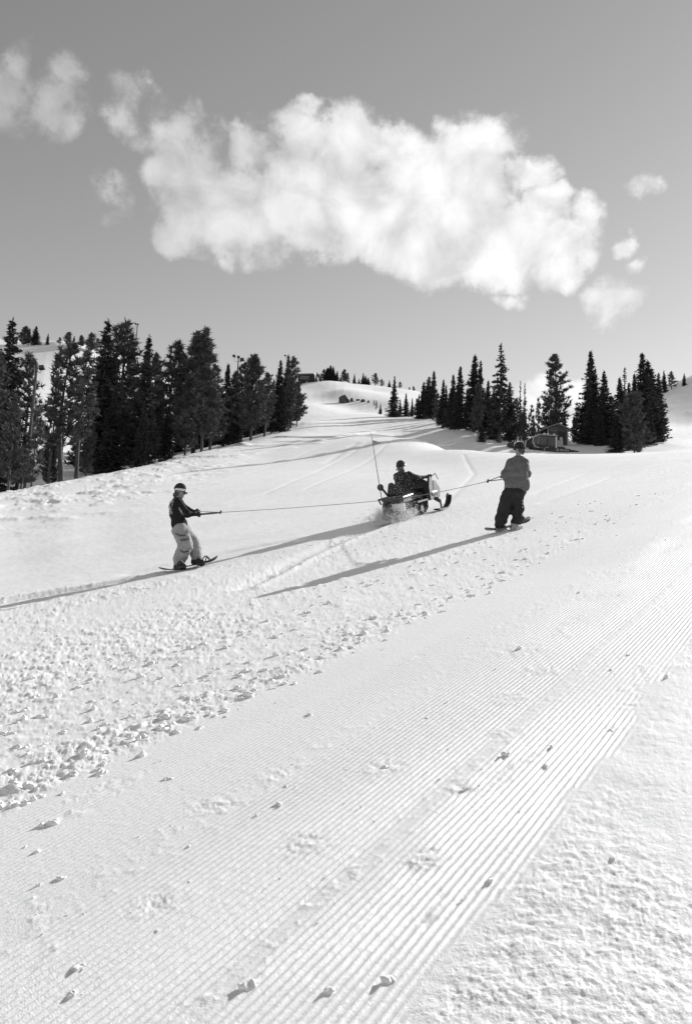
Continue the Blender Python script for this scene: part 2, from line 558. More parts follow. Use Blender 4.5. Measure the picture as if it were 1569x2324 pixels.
# ------------------------------------------------------------------ terrain
PA, PB = 0.158, 0.178          # tilt of the near slope: z = PA x + PB y
CTRL = [
    # lit near slope up to its crest (photo x, photo y, distance uphill)
    (-40, 1287.1, 21.77), (-40, 1261.4, 24.40), (-40, 1235.6, 27.32), (-40, 1209.9, 30.63), (-40, 1184.1, 34.42), (-40, 1158.4, 38.83), (-40, 1132.6, 44.13), (52, 1285.5, 21.18),
    (52, 1256.5, 24.25), (52, 1227.5, 27.70), (52, 1198.4, 31.66), (52, 1169.4, 36.29), (52, 1140.4, 41.82), (52, 1111.4, 48.75), (144, 1284.0, 19.64), (144, 1252.0, 23.40),
    (144, 1220.0, 27.37), (144, 1188.1, 31.93), (144, 1156.1, 37.35), (144, 1124.1, 44.02), (144, 1092.1, 52.74), (236, 1282.8, 18.35), (236, 1248.3, 22.82), (236, 1213.8, 27.35),
    (236, 1179.4, 32.54), (236, 1144.9, 38.79), (236, 1110.4, 46.65), (236, 1076.0, 57.22), (328, 1281.4, 17.15), (328, 1244.2, 21.52), (328, 1207.1, 26.74), (328, 1169.9, 32.63),
    (328, 1132.7, 39.83), (328, 1095.5, 49.11), (328, 1058.4, 62.08), (421, 1279.5, 16.05), (421, 1238.4, 20.62), (421, 1197.3, 26.95), (421, 1156.2, 34.06), (421, 1115.1, 42.93),
    (421, 1074.0, 54.92), (421, 1032.9, 72.71), (513, 1278.2, 15.25), (513, 1234.6, 19.35), (513, 1191.0, 26.03), (513, 1147.4, 34.00), (513, 1103.9, 44.06), (513, 1060.3, 58.06),
    (513, 1016.7, 79.78), (605, 1276.7, 14.52), (605, 1230.2, 18.27), (605, 1183.7, 25.29), (605, 1137.2, 34.51), (605, 1090.7, 46.30), (605, 1044.2, 63.24), (605, 997.7, 91.17),
    (697, 1276.3, 13.76), (697, 1228.9, 17.17), (697, 1181.6, 23.43), (697, 1134.2, 33.01), (697, 1086.8, 45.39), (697, 1039.5, 63.18), (697, 992.1, 92.66), (790, 1276.0, 13.10),
    (790, 1227.9, 16.34), (790, 1179.8, 21.60), (790, 1131.8, 31.22), (790, 1083.7, 44.23), (790, 1035.6, 62.90), (790, 987.6, 93.69), (882, 1276.0, 12.44), (882, 1228.1, 15.42),
    (882, 1180.1, 19.73), (882, 1132.1, 28.48), (882, 1084.2, 41.43), (882, 1036.2, 59.92), (882, 988.3, 89.55), (974, 1277.3, 11.78), (974, 1231.8, 14.42), (974, 1186.3, 18.02),
    (974, 1140.8, 24.30), (974, 1095.3, 35.27), (974, 1049.8, 51.08), (974, 1004.3, 74.70), (1066, 1278.6, 11.18), (1066, 1235.8, 13.40), (1066, 1193.1, 16.43), (1066, 1150.3, 20.78),
    (1066, 1107.5, 29.05), (1066, 1064.7, 42.06), (1066, 1022.0, 60.86), (1158, 1279.1, 10.66), (1158, 1237.3, 12.59), (1158, 1195.5, 15.47), (1158, 1153.6, 19.13), (1158, 1111.8, 25.55),
    (1158, 1070.0, 36.91), (1158, 1028.2, 54.01), (1251, 1279.2, 10.20), (1251, 1237.7, 11.90), (1251, 1196.2, 14.41), (1251, 1154.6, 17.75), (1251, 1113.1, 23.02), (1251, 1071.5, 32.85),
    (1251, 1030.0, 48.90), (1343, 1279.2, 9.79), (1343, 1237.7, 11.31), (1343, 1196.2, 13.50), (1343, 1154.6, 16.67), (1343, 1113.1, 21.29), (1343, 1071.5, 29.65), (1343, 1030.0, 44.56),
    (1435, 1279.1, 9.41), (1435, 1237.3, 10.80), (1435, 1195.5, 12.74), (1435, 1153.7, 15.60), (1435, 1111.9, 19.78), (1435, 1070.1, 26.93), (1435, 1028.3, 40.59), (1527, 1278.8, 9.07),
    (1527, 1236.4, 10.36), (1527, 1194.0, 12.13), (1527, 1151.6, 14.74), (1527, 1109.2, 18.66), (1527, 1066.7, 25.12), (1527, 1024.3, 37.81), (1620, 1278.3, 8.75), (1620, 1234.8, 9.97),
    (1620, 1191.3, 11.63), (1620, 1147.8, 14.05), (1620, 1104.3, 17.79), (1620, 1060.8, 23.90), (1620, 1017.3, 36.05),
    # hollow behind the crest
    (1019, 1026, 76), (1067, 1040, 69), (1150, 1047, 63), (1250, 1048, 59), (1350, 1048, 56), (1450, 1044, 54), (1535, 1040, 54), (1700, 1025, 60),
    (860, 983.5, 104), (907, 996, 100), (963, 1010, 90), (950, 986, 102), (1000, 991, 93), (1050, 1000, 87), (1100, 1006, 83), (1150, 1014, 80),
    (1250, 1032, 77), (1340, 1030, 78), (1420, 1032, 78), (1480, 1012, 86), (1535, 1008, 86), (1700, 995, 95),
    (985, 968, 112), (1045, 977, 98), (1027, 955, 118), (1135, 1005, 86), (1200, 1006, 94), (1300, 1000, 105),
    (1400, 992, 115), (1460, 989, 115), (1535, 985, 115), (1700, 960, 120),
    (1500, 966, 150), (1535, 966, 150), (1500, 892, 215), (1535, 868, 215), (1600, 840, 230), (1450, 912, 210),
    (1400, 930, 200), (1330, 950, 200), (1250, 957, 200), (1180, 957, 190), (1100, 947, 180), (1750, 800, 230),
    # upper piste
    (690, 958, 124), (760, 956, 132), (860, 962, 124), (640, 984, 104), (700, 980, 108), (780, 978, 112), (860, 976, 114),
    (860, 940, 160), (800, 929, 185), (740, 905, 205), (700, 881, 235), (680, 872, 250),
    (960, 956, 130), (930, 951, 140), (895, 946, 150),
    # mound with the rocks
    (780, 922, 190), (830, 934, 178), (870, 941, 165), (775, 885, 216), (810, 887, 214), (850, 897, 208), (880, 911, 194), (735, 890, 222), (720, 920, 180),
    (800, 881, 235), (850, 887, 238),
    # summit ridge
    (690, 872, 258), (740, 868, 262), (790, 873, 262), (840, 876, 262), (900, 884, 262), (950, 892, 262),
    (990, 905, 262), (1040, 925, 262),
    # berm along the left trees, and the ground behind it
    (35, 1122, 54), (100, 1110, 58), (188, 1093, 63), (278, 1076, 66), (348, 1060, 74), (408, 1044, 84), (458, 1031, 92),
    (330, 1054, 98), (300, 1040, 112), (100, 1060, 88), (500, 1008, 116), (35, 1078, 80), (590, 987, 122), (650, 970, 128),
    # hill on the left
    (110, 985, 125), (90, 930, 150), (100, 850, 195), (90, 785, 235), (48, 787, 232), (136, 776, 240), (161, 780, 240),
    (196, 787, 242), (218, 796, 242), (270, 815, 245), (325, 838, 245), (400, 865, 245), (500, 880, 245), (600, 880, 250),
    (200, 900, 185), (300, 925, 180), (400, 940, 172), (500, 950, 165), (600, 952, 155), (-150, 770, 235), (-150, 1000, 110),
    (0, 950, 140), (-20, 850, 195),
]
_pts, _val = [], []
for deg in range(-100, 101, 20):
    for rr in ((0.5, 1.2, 2.5, 4, 6, 7.5) if abs(deg) <= 40 else (0.5, 1.2, 2.5, 5, 8, 12)):
        _pts.append((math.radians(deg), rr))
        _val.append(0.0)


def _ctl(p):
    r_ = math.hypot(p[0], p[1])
    _pts.append((math.atan2(p[0], p[1]), r_))
    _val.append((p[2] - PA * p[0] - PB * p[1]) / r_)


for c in CTRL:
    _ctl(P(*c))
for c in CTRL:      # behind every skyline the ground falls away
    if c[2] >= 203 and c[1] < 990:
        _ctl(P(c[0], c[1] + 55, c[2] * 1.45))
        _ctl(P(c[0], c[1] + 110, c[2] * 2.2))
for deg in (-100, -75, -50, 50, 75, 100):
    for rr in (30, 80, 200, 500):
        a = math.radians(deg)
        _pts.append((a, rr))
        _val.append(0.0 if rr < 200 else -0.05)
_pts = np.array(_pts)
_val = np.array(_val)
_uv = np.stack([_pts[:, 0] * 4.0, np.log(_pts[:, 1]) * 2.0], 1)


def _tp(r2):
    return 0.5 * r2 * np.log(r2 + 1e-12)


_n = len(_uv)
_A = np.zeros((_n + 3, _n + 3))
_d2 = ((_uv[:, None] - _uv[None]) ** 2).sum(-1)
_A[:_n, :_n] = _tp(_d2) + np.eye(_n) * 1e-4
_A[:_n, _n:] = np.c_[np.ones(_n), _uv]
_A[_n:, :_n] = _A[:_n, _n:].T
_w = np.linalg.lstsq(_A, np.r_[_val, 0, 0, 0], rcond=None)[0]


def _resid(u, v):
    out = np.empty(u.shape)
    uf, vf, of = u.ravel(), v.ravel(), out.ravel()
    for i in range(0, len(uf), 40000):
        a, b = uf[i:i + 40000], vf[i:i + 40000]
        r2 = (a[:, None] - _uv[None, :, 0]) ** 2 + (b[:, None] - _uv[None, :, 1]) ** 2
        of[i:i + 40000] = _tp(r2) @ _w[:_n] + _w[_n] + _w[_n + 1] * a + _w[_n + 2] * b
    return of.reshape(u.shape)


# tabulated residual (bicubic enough for placing things), in (azimuth, log r)
_GU = np.linspace(-1.9, 1.9, 381)
_GV = np.linspace(math.log(0.3), math.log(800), 420)
_T = _resid(*np.meshgrid(_GU * 4.0, _GV * 2.0, indexing='ij'))


def H0(x, y):
    """large shape of the ground"""
    x = np.asarray(x, float)
    y = np.asarray(y, float)
    r_ = np.maximum(np.hypot(x, y), 0.31)
    a = np.clip(np.arctan2(x, y), -1.89, 1.89)
    fu = (a - _GU[0]) / (_GU[1] - _GU[0])
    fv = np.clip((np.log(r_) - _GV[0]) / (_GV[1] - _GV[0]), 0, len(_GV) - 1.001)
    iu, iv = fu.astype(int), fv.astype(int)
    fu, fv = fu - iu, fv - iv
    t = (_T[iu, iv] * (1 - fu) + _T[iu + 1, iv] * fu) * (1 - fv) + (_T[iu, iv + 1] * (1 - fu) + _T[iu + 1, iv + 1] * fu) * fv
    return PA * x + PB * y + t * r_


def G(px, py, y0=1.0, y1=300.0):
    """first point of the ground under a photo position"""
    d = ray(px, py)
    d = d / d[1]
    ys = np.exp(np.linspace(math.log(y0), math.log(y1), 1500))
    pts = EYE[None] + d[None] * ys[:, None]
    dz = pts[:, 2] - H0(pts[:, 0], pts[:, 1])
    i = np.argmax(dz < 0)
    if dz[i] >= 0:
        return pts[-1]
    f = dz[i - 1] / (dz[i - 1] - dz[i])
    p = pts[i - 1] + (pts[i] - pts[i - 1]) * f
    return np.array([p[0], p[1], H0(p[0], p[1])])


GROOVE_AZ = R(34.0)
gs, gc = math.sin(GROOVE_AZ), math.cos(GROOVE_AZ)
T_R, T_L = -1.10, -3.50     # edges of the corduroy, measured across the grooves


def poly_dist(x, y, pts):
    best = np.full(x.shape, 1e9)
    for (ax, ay), (bx, by) in zip(pts[:-1], pts[1:]):
        dx, dy = bx - ax, by - ay
        L2 = dx * dx + dy * dy
        h = np.clip(((x - ax) * dx + (y - ay) * dy) / L2, 0, 1)
        best = np.minimum(best, np.hypot(x - ax - dx * h, y - ay - dy * h))
    return best


def trail(pix):
    return [tuple(G(*p)[:2]) for p in pix]


TRAILS = [   # photo polyline, half width m, height m
    ([(628, 993), (690, 993), (762, 992), (807, 985), (846, 981), (908, 979), (978, 974)], 0.6, 0.22),
    ([(628, 1003), (660, 1002), (698, 1001), (730, 1000)], 0.5, 0.14),
    ([(545, 1006), (562, 1014), (601, 1013), (664, 1009), (722, 1006)], 0.5, 0.14),
    ([(527, 1036), (565, 1031), (619, 1022), (664, 1017)], 0.4, 0.10),
    ([(400, 1042), (440, 1036), (480, 1037), (540, 1034)], 0.4, 0.10),
    ([(810, 1004), (776, 1026), (740, 1050)], 0.3, -0.04),
    ([(365, 1303), (200, 1335), (60, 1358), (-60, 1380)], 0.10, -0.06),
    ([(370, 1301), (205, 1330), (60, 1352), (-60, 1372)], 0.10, 0.06),
    ([(860, 1192), (700, 1220), (520, 1252), (300, 1300)], 0.22, -0.05),
    ([(1102, 1214), (980, 1248), (860, 1284), (700, 1330)], 0.12, -0.035),
    ([(880, 1186), (780, 1222), (690, 1262), (560, 1330)], 0.24, -0.05),
    ([(905, 1186), (800, 1226), (712, 1266), (580, 1336)], 0.10, 0.035),
    ([(150, 1225), (600, 1122), (760, 1050), (835, 1002)], 0.16, -0.030),
    ([(60, 1188), (480, 1098), (700, 1025), (790, 996)], 0.16, -0.028),
    ([(430, 1172), (690, 1112), (850, 1035), (890, 996)], 0.14, -0.030),
    ([(1010, 1140), (1075, 1075), (1050, 1030)], 0.14, -0.025),
    ([(1230, 1140), (1390, 1082), (1560, 1046)], 0.16, -0.030),
    ([(1210, 1120), (1330, 1075), (1480, 1040)], 0.12, -0.025),
    ([(120, 1150), (420, 1075), (640, 1012)], 0.18, 0.030),
    ([(300, 1170), (160, 1195), (35, 1212)], 0.2, -0.02),
]
TRAILS = [(trail(a), b, c) for a, b, c in TRAILS]


SCUFFS = [tuple(G(px, py, 0.6, 60)[:2]) + (rad,) for px, py, rad in (
    (695, 1915, 0.11), (355, 2050, 0.10), (870, 1742, 0.12), (625, 1760, 0.10), (1178, 1472, 0.22), (1140, 1665, 0.10), (1225, 1520, 0.14),
    (1160, 1580, 0.12), (890, 1370, 0.3), (1350, 1350, 0.25), (1500, 1560, 0.2), (1480, 1600, 0.18), (1040, 1790, 0.07), (960, 1950, 0.09), (1370, 1300, 0.3), (480, 1830, 0.12))]


def micro(x, y, dperp=None):
    """snow relief: corduroy, churned clods, windrows, granular crust"""
    r_ = np.hypot(x, y)
    t = x * gc - y * gs
    s = x * gs + y * gc
    wob = 0.05 * vnoise(s * 0.5, t * 0.5, 3) + 0.012 * vnoise(s * 2.3, t * 2, 5)
    tr = t + wob
    groom = sstep(tr, T_L - 0.12, T_L + 0.2) * (1 - sstep(tr + 0.10 * fbm(s * 3.2, t * 3.2, 8, 4, 0.6), T_R - 0.05, T_R + 0.06))
    z = np.zeros_like(x)
    # grooves
    pitch = 0.033
    ph = t / pitch
    tri = np.abs((ph % 1.0) - 0.5) * 2
    prof = np.clip((tri - 0.25) / 0.6, 0, 1)
    prof = prof * prof * (3 - 2 * prof)
    wear = 0.45 + 0.55 * sstep(fbm(s * 0.8, t * 2.5, 21, 3), -0.35, 0.25)
    wear = wear * (0.45 + 0.55 * sstep(tr, -2.75, -2.2))
    for tb, wb in ((-1.64, 0.05), (-2.54, 0.09), (-3.1, 0.06)):
        wear = wear * (1 - np.exp(-((tr - tb) / wb) ** 2) * 0.9)
    scuff = np.zeros_like(x)
    for sx, sy, sr in SCUFFS:
        scuff = np.maximum(scuff, np.exp(-(((x - sx) ** 2 + (y - sy) ** 2) / sr ** 2) ** 1.5))
    scuff = np.maximum(scuff, 0.75 * sstep(fbm(s * 1.1, t * 3.4, 23, 4, 0.6), 0.30, 0.52))
    wear = wear * (1 - 0.85 * scuff) * (0.78 + 0.44 * vnoise(s * 9, np.floor(t / 0.033) * 3.7, 25) ** 2)
    z += groom * scuff * 0.0075 * fbm(x * 19, y * 19, 27, 4, 0.7)
    amp = 0.0125 * wear * (1 - sstep(r_, 22, 34))
    if dperp is not None:
        fd = sstep(dperp, 0.0050, 0.0085)
        micro.fine = groom * wear * fd * (1 - sstep(r_, 16, 30))
        amp = amp * (1 - fd)
    z += groom * amp * (prof - 0.5)
    crum = np.maximum(0, fbm(x * 22, y * 22, 31, 3) - 0.12)
    z += groom * 0.0045 * crum * (0.20 + np.exp(-((tr + 1.64) / 0.06) ** 2) + np.exp(-((tr + 2.54) / 0.12) ** 2))
    # long soft swells along the fall line
    z += 0.018 * fbm(s * 0.12, t * 0.9, 41, 3) * sstep(r_, 2, 6)
    # churned zone left of the corduroy
    yb = np.interp(x, [-14, -6.7, -3.3, 0.8, 4, 14], [17.0, 15.4, 14.7, 18.8, 25, 44])
    rough = (1 - sstep(tr, T_L - 0.25, T_L + 0.05)) * (1 - sstep(y - yb + 0.5 * vnoise(x * 0.8, y * 0.8, 51), -0.9, 0.5))
    patch = 0.55 + 0.6 * sstep(fbm(s * 0.35, t * 1.1, 55, 3), -0.3, 0.35)
    sharp = lambda f, sd, th: 0.22 * np.tanh(np.maximum(0, fbm(x * f, y * f, sd, 4, 0.6) - th) / 0.22)
    cl = 0.13 * sharp(3.2, 61, 0.20) + 0.15 * sharp(7.0, 67, 0.12) + 0.12 * sharp(14, 71, 0.05) + 0.06 * sharp(27, 77, 0)
    lum = np.exp(-((tr + 3.75) / 0.28) ** 2) + 0.9 * np.exp(-((tr + 5.2) / 0.35) ** 2) + 0.45 * np.exp(-((tr + 8.3) / 0.5) ** 2)
    z += 0.40 * rough * patch * cl * (0.66 + 0.12 * lum) * (1 - 0.55 * sstep(x + 0.25 * y, 3.5, 8.0))
    # upper-left smooth snow, faint crust
    smooth = (1 - groom) * (1 - rough)
    z += smooth * sstep(r_, 12, 16) * (0.010 * fbm(s * 0.6, t * 3.0, 81, 3) + 0.006 * fbm(x * 5, y * 5, 83, 3))
    # granular crust by the camera, right of the corduroy
    right = sstep(tr, T_R - 0.05, T_R + 0.12)
    gr = (0.020 * fbm(x * 17, y * 19, 91, 4, 0.75) + 0.005 * np.tanh(np.maximum(0, fbm(x * 34, y * 38, 95, 3, 0.6)) / 0.25)) * (0.45 + 0.9 * sstep(fbm(x * 1.3, y * 1.1, 93, 3), -0.3, 0.4)) + 0.022 * fbm(x * 2.6, y * 3.2, 97, 3) + 0.022 * np.maximum(0, fbm(x * 6, y * 7, 98, 4, 0.65) - 0.34)
    z += 0.24 * right * gr * (1 - sstep(r_, 14, 24))
    # berm lumps along the left trees
    z += (1 - sstep(np.abs(r_ - 58), 10, 34)) * sstep(-x, 6, 14) * 0.22 * np.maximum(0, fbm(x * 0.8, y * 0.8, 99, 4, 0.6))
    for pts, hw, hh in TRAILS:
        dd = poly_dist(x, y, pts)
        z += hh * np.exp(-(dd / hw) ** 2)
    # far snow: wind and ski relief
    z += sstep(r_, 40, 90) * (0.10 * fbm(x * 0.06, y * 0.06, 103, 4) + 0.05 * fbm(x * 0.35, y * 0.2, 107, 3))
    return z


def Hs(x, y):
    return float(H0(np.array([x]), np.array([y]))[0] + micro(np.array([float(x)]), np.array([float(y)]))[0])


def build_ground():
    th = np.concatenate([np.tan(np.linspace(-R(100), -R(29), 40, endpoint=False) * 0) + np.linspace(-R(100), -R(29), 40, endpoint=False),
                         np.arctan(np.linspace(math.tan(-R(29)), math.tan(R(29)), 800)),
                         np.linspace(R(29), R(100), 41)[1:]])
    r1 = 1 / np.linspace(1 / 1.5, 1 / 14.0, 640)
    r2 = np.exp(np.linspace(math.log(14), math.log(56), 170))[1:]
    r3 = np.exp(np.linspace(math.log(56), math.log(140), 150))[1:]
    r4 = np.exp(np.linspace(math.log(140), math.log(270), 70))[1:]
    r5 = np.exp(np.linspace(math.log(270), math.log(760), 20))[1:]
    rr = np.concatenate([[0.35, 0.6, 0.85, 1.05, 1.2, 1.3, 1.4], r1, r2, r3, r4, r5])
    A, Rr = np.meshgrid(th, rr, indexing='ij')
    x, y = Rr * np.sin(A), Rr * np.cos(A)
    dr = np.gradient(rr)[None, :] * np.abs(np.sin(GROOVE_AZ - A))
    dt = Rr * np.abs(np.gradient(th))[:, None] * np.abs(np.cos(GROOVE_AZ - A))
    z = H0(x, y) + micro(x, y, np.maximum(dr, dt))
    V = np.stack([x, y, z], -1).reshape(-1, 3)
    na, nr = A.shape
    i = np.arange(na * nr).reshape(na, nr)
    F = np.stack([i[:-1, :-1], i[1:, :-1], i[1:, 1:], i[:-1, 1:]], -1).reshape(-1, 4)[:, ::-1]
    me = mesh_from('snow_slope', V, np.ascontiguousarray(F), SNOW, True)
    at = me.attributes.new('fine_groove', 'FLOAT', 'POINT')
    at.data.foreach_set('value', micro.fine.ravel().astype(np.float32))
    o = obj('snow_slope', me)
    finish(o, 'wide snow covered ski slope with groomed corduroy and churned tracks', None, None, 'structure')
    return o


build_ground()

# ------------------------------------------------------------------ trees
BARK = mat('bark', 0.10, 0.9, 0.1, 0.4, 5.0, 0.6, 30, stretch=(1, 1, 0.25))
BARK_PALE = mat('pale_bark', 0.085, 0.9, 0.1, 0.35, 5.0, 0.6, 30, stretch=(1, 1, 0.25))
NEEDLE_DARK = mat('fir_needles', 0.055, 0.75, 0.15, 0.5, 0.9)
NEEDLE = mat('pine_needles', 0.100, 0.7, 0.2, 0.5, 0.9)


def _tris(P0, D, W, L):
    """one slim triangle per row: base at P0, along D (unit), half-width vector W, length L"""
    A = P0 - W
    B = P0 + W
    T = P0 + D * L[:, None]
    V = np.stack([A, B, T], 1).reshape(-1, 3)
    F = np.arange(len(V)).reshape(-1, 3)
    return V, F


def norm(a):
    return a / np.maximum(np.linalg.norm(a, axis=-1, keepdims=True), 1e-9)


def fir_meshes(seed, H=12.0, Rw=1.7, bare=0.05, spire=0.3, gaps=0.08, thin=1.0, step=0.145):
    g = np.random.default_rng(seed)
    V, F = [], []
    nb = 0
    PS, DS, WS, LS = [], [], [], []
    h = bare * H
    lump = g.uniform(0, 6.28, 6)
    while h < H - 0.15:
        fr = h / H
        prof = Rw * (1 - fr) ** 0.85
        if fr > 1 - spire:
            prof *= 0.55 + 0.45 * ((1 - fr) / spire)
        prof += 0.07
        k = max(3, int(g.integers(5, 8)))
        for j in range(k):
            if g.random() < gaps * (0.4 + fr):
                continue
            az = g.uniform(0, 2 * math.pi)
            side = 1 + 0.22 * math.sin(az * 2 + lump[0] + fr * 5) + 0.18 * math.sin(az * 3 + lump[1] - fr * 11)
            L = prof * g.uniform(0.55, 1.18) * side
            pit = g.uniform(-0.50, -0.05) if fr < 0.8 else g.uniform(-0.1, 0.5)
            n = max(2, int(L / 0.19))
            sv = (np.arange(n) + g.random(n) * 0.8) / n
            sv = 0.12 + 0.88 * sv
            rr = L * sv
            zz = h + math.tan(pit) * rr + 0.16 * L * sv ** 3 + g.normal(0, 0.03, n)
            d = np.array([math.cos(az), math.sin(az), 0])
            q = np.array([-math.sin(az), math.cos(az), 0])
            p = d[None] * rr[:, None] + np.array([0, 0, 1.0])[None] * zz[:, None]
            sz = (0.36 - 0.13 * sv) * thin * min(1.0, 0.45 + L) 
            for sgn in (-1, 1, 0, 2):
                if sgn == 2:
                    dd = d[None] * 0.25 + np.array([0, 0, -1.0])[None] + g.normal(0, 0.25, (n, 3))
                    LL = sz * g.uniform(0.6, 1.1, n)
                elif sgn == 0:
                    dd = d[None] * 0.8 + np.array([0, 0, 0.15])[None] + g.normal(0, 0.25, (n, 3))
                    LL = sz * g.uniform(0.9, 1.5, n)
                else:
                    dd = d[None] * 0.6 + q[None] * sgn * 0.8 + np.array([0, 0, -0.25])[None] + g.normal(0, 0.22, (n, 3))
                    LL = sz * g.uniform(0.9, 1.6, n)
                dd = norm(dd)
                w = norm(np.cross(dd, g.normal(0, 1, (n, 3)))) * (sz * g.uniform(0.22, 0.42, n))[:, None]
                PS.append(p)
                DS.append(dd)
                WS.append(w)
                LS.append(LL)
        h += step * g.uniform(0.7, 1.3)
    n = 14
    tip = np.array([[0, 0, H - 0.5 * i / n * 1.6] for i in range(n)])
    dd = norm(np.c_[g.normal(0, 0.6, n), g.normal(0, 0.6, n), np.full(n, 0.8)])
    PS.append(tip); DS.append(dd); WS.append(norm(np.cross(dd, g.normal(0, 1, (n, 3)))) * 0.05); LS.append(np.full(n, 0.24))
    V, F = _tris(np.concatenate(PS), np.concatenate(DS), np.concatenate(WS), np.concatenate(LS))
    crown = mesh_from('fir_crown', V, F, NEEDLE_DARK)
    m = MB()
    b = [g.normal(0, 0.03) for _ in range(4)]
    m.tube([(0, 0, -0.8), (b[0], b[1], H * .3), (b[2], b[3], H * .65), (0, 0, H + 0.1)], [0.022 * H * .8, 0.017 * H * .8, 0.009 * H * .8, 0.012], 7)
    trunk = mesh_from('fir_trunk', m.V, m.F, BARK, True)
    return crown, trunk


def pine_meshes(seed, H=12.0, Rw=1.9, bare=0.35, round_=0.85, nb=110, tuft=0.55, forks=1, lean=0.3, pale=False, per=13, sparse=0.0):
    g = np.random.default_rng(seed)
    PS, DS, WS, LS = [], [], [], []
    m = MB()
    cx, cy = g.normal(0, lean, 2)

    def axis(h, fk=0):
        fr = h / H
        off = 0.0
        if fk and fr > 0.72:
            off = (fr - 0.72) * H * 0.16 * (1 if fk == 1 else -1)
        return np.array([cx * math.sin(fr * 3.1) * 0.5 + off, cy * math.sin(fr * 2.6) * 0.5, h])
    for fk in range(forks):
        kk = 0 if forks == 1 else fk + 1
        hs = np.linspace(-0.07, 1.0, 8) * H
        m.tube([axis(max(h, 0), kk) if h >= 0 else (0, 0, -0.8) for h in hs], [0.016 * H * (1.02 - 0.9 * max(h, 0) / H) for h in hs], 7)
    clump = g.uniform(0, 6.28, 6)
    for j in range(nb):
        fr = bare + (1 - bare) * (j + g.random()) / nb
        if g.random() < sparse:
            continue
        kk = 0 if forks == 1 else int(g.integers(1, 3))
        q = (fr - bare) / (1 - bare)
        prof = Rw * (max(1 - q, 0) ** round_) * (0.55 + 0.45 * min(1, q * 4 + 0.2)) + 0.18
        az = g.uniform(0, 2 * math.pi)
        L = prof * g.uniform(0.55, 1.15) * (1 + 0.3 * math.sin(az + clump[0] + 7 * fr))
        if q > 0.93:
            L *= 0.6
        pit = 0.05 + 0.75 * q + g.normal(0, 0.18)
        d = np.array([math.cos(az), math.sin(az), 0])
        s0 = axis(fr * H, kk)
        pts = [s0]
        for i in (1, 2, 3):
            s = i / 3
            pts.append(s0 + d * L * s + np.array([0, 0, math.tan(min(pit, 1.0)) * L * s * 0.55 + 0.28 * L * s * s]))
        m.tube(pts, [0.035, 0.028, 0.02, 0.008], 3)
        nc = 2 + int(L / 0.45)
        for c in range(nc):
            s = 1 - 0.72 * c / nc * g.uniform(0.7, 1.2)
            s = min(max(s, 0.15), 1)
            i = min(int(s * 3), 2)
            base = np.asarray(pts[i]) + (np.asarray(pts[i + 1]) - np.asarray(pts[i])) * (s * 3 - i)
            base = base + g.normal(0, 0.10, 3) * (1.0 if c else 0.2)
            n = per
            ax = norm(d * 0.55 + np.array([0, 0, 0.75]) + g.normal(0, 0.2, 3))
            dd = norm(ax[None] * 0.75 + g.normal(0, 0.55, (n, 3)))
            sz = tuft * g.uniform(0.7, 1.15)
            PS.append(np.repeat(base[None], n, 0) - ax[None] * 0.12 * g.random((n, 1)))
            DS.append(dd)
            WS.append(norm(np.cross(dd, g.normal(0, 1, (n, 3)))) * (sz * g.uniform(0.09, 0.165, n))[:, None])
            LS.append(sz * g.uniform(0.6, 1.15, n))
    for kk in ([0] if forks == 1 else [1, 2]):
        n = 26
        base = np.repeat(axis(H, kk)[None], n, 0) - np.array([0, 0, 1.0])[None] * g.uniform(0, 0.6, n)[:, None]
        dd = norm(np.c_[g.normal(0, 0.5, n), g.normal(0, 0.5, n), np.full(n, 0.8)])
        PS.append(base); DS.append(dd); WS.append(norm(np.cross(dd, g.normal(0, 1, (n, 3)))) * 0.07); LS.append(np.full(n, 0.42))
    V, F = _tris(np.concatenate(PS), np.concatenate(DS), np.concatenate(WS), np.concatenate(LS))
    crown = mesh_from('pine_crown', V, F, NEEDLE)
    trunk = mesh_from('pine_trunk', m.V, m.F, BARK_PALE if pale else BARK, True)
    return crown, trunk


KINDS = {}
for i in range(4):
    KINDS['fir%d' % i] = ('fir_tree', 12.0, fir_meshes(100 + i, Rw=(1.75, 2.0, 1.65, 1.9)[i], spire=(0.3, 0.22, 0.42, 0.3)[i]))
KINDS['spire'] = ('fir_tree', 12.0, fir_meshes(120, Rw=1.4, spire=0.5, bare=0.08))
KINDS['open'] = ('fir_tree', 12.0, fir_meshes(121, Rw=2.0, spire=0.28, gaps=0.30, step=0.26, bare=0.10))
KINDS['snag'] = ('fir_tree', 12.0, fir_meshes(122, Rw=0.75, spire=0.6, gaps=0.5, step=0.28, bare=0.3))
KINDS['wide'] = ('fir_tree', 12.0, fir_meshes(123, Rw=2.5, spire=0.4, bare=0.01))
for i in range(4):
    KINDS['pine%d' % i] = ('pine_tree', 12.0, pine_meshes(200 + i, Rw=(1.9, 2.1, 1.7, 2.2)[i], bare=(0.22, 0.18, 0.30, 0.15)[i], pale=i == 2, nb=(100, 108, 84, 115)[i]))
KINDS['bushy'] = ('pine_tree', 12.0, pine_meshes(210, Rw=2.7, bare=0.2, round_=0.7, nb=230, tuft=0.6, pale=True))
KINDS['bushy1'] = ('pine_tree', 12.0, pine_meshes(213, Rw=2.4, bare=0.14, round_=0.8, nb=210, tuft=0.55, pale=True))
KINDS['round'] = ('pine_tree', 12.0, pine_meshes(211, Rw=3.0, bare=0.04, round_=0.36, nb=240, tuft=0.6))
KINDS['twin'] = ('pine_tree', 12.0, pine_meshes(212, Rw=2.2, bare=0.2, nb=220, forks=2))
KINDS['lanky'] = ('pine_tree', 12.0, pine_meshes(214, Rw=1.5, bare=0.28, nb=100, sparse=0.2, pale=True, lean=0.5))
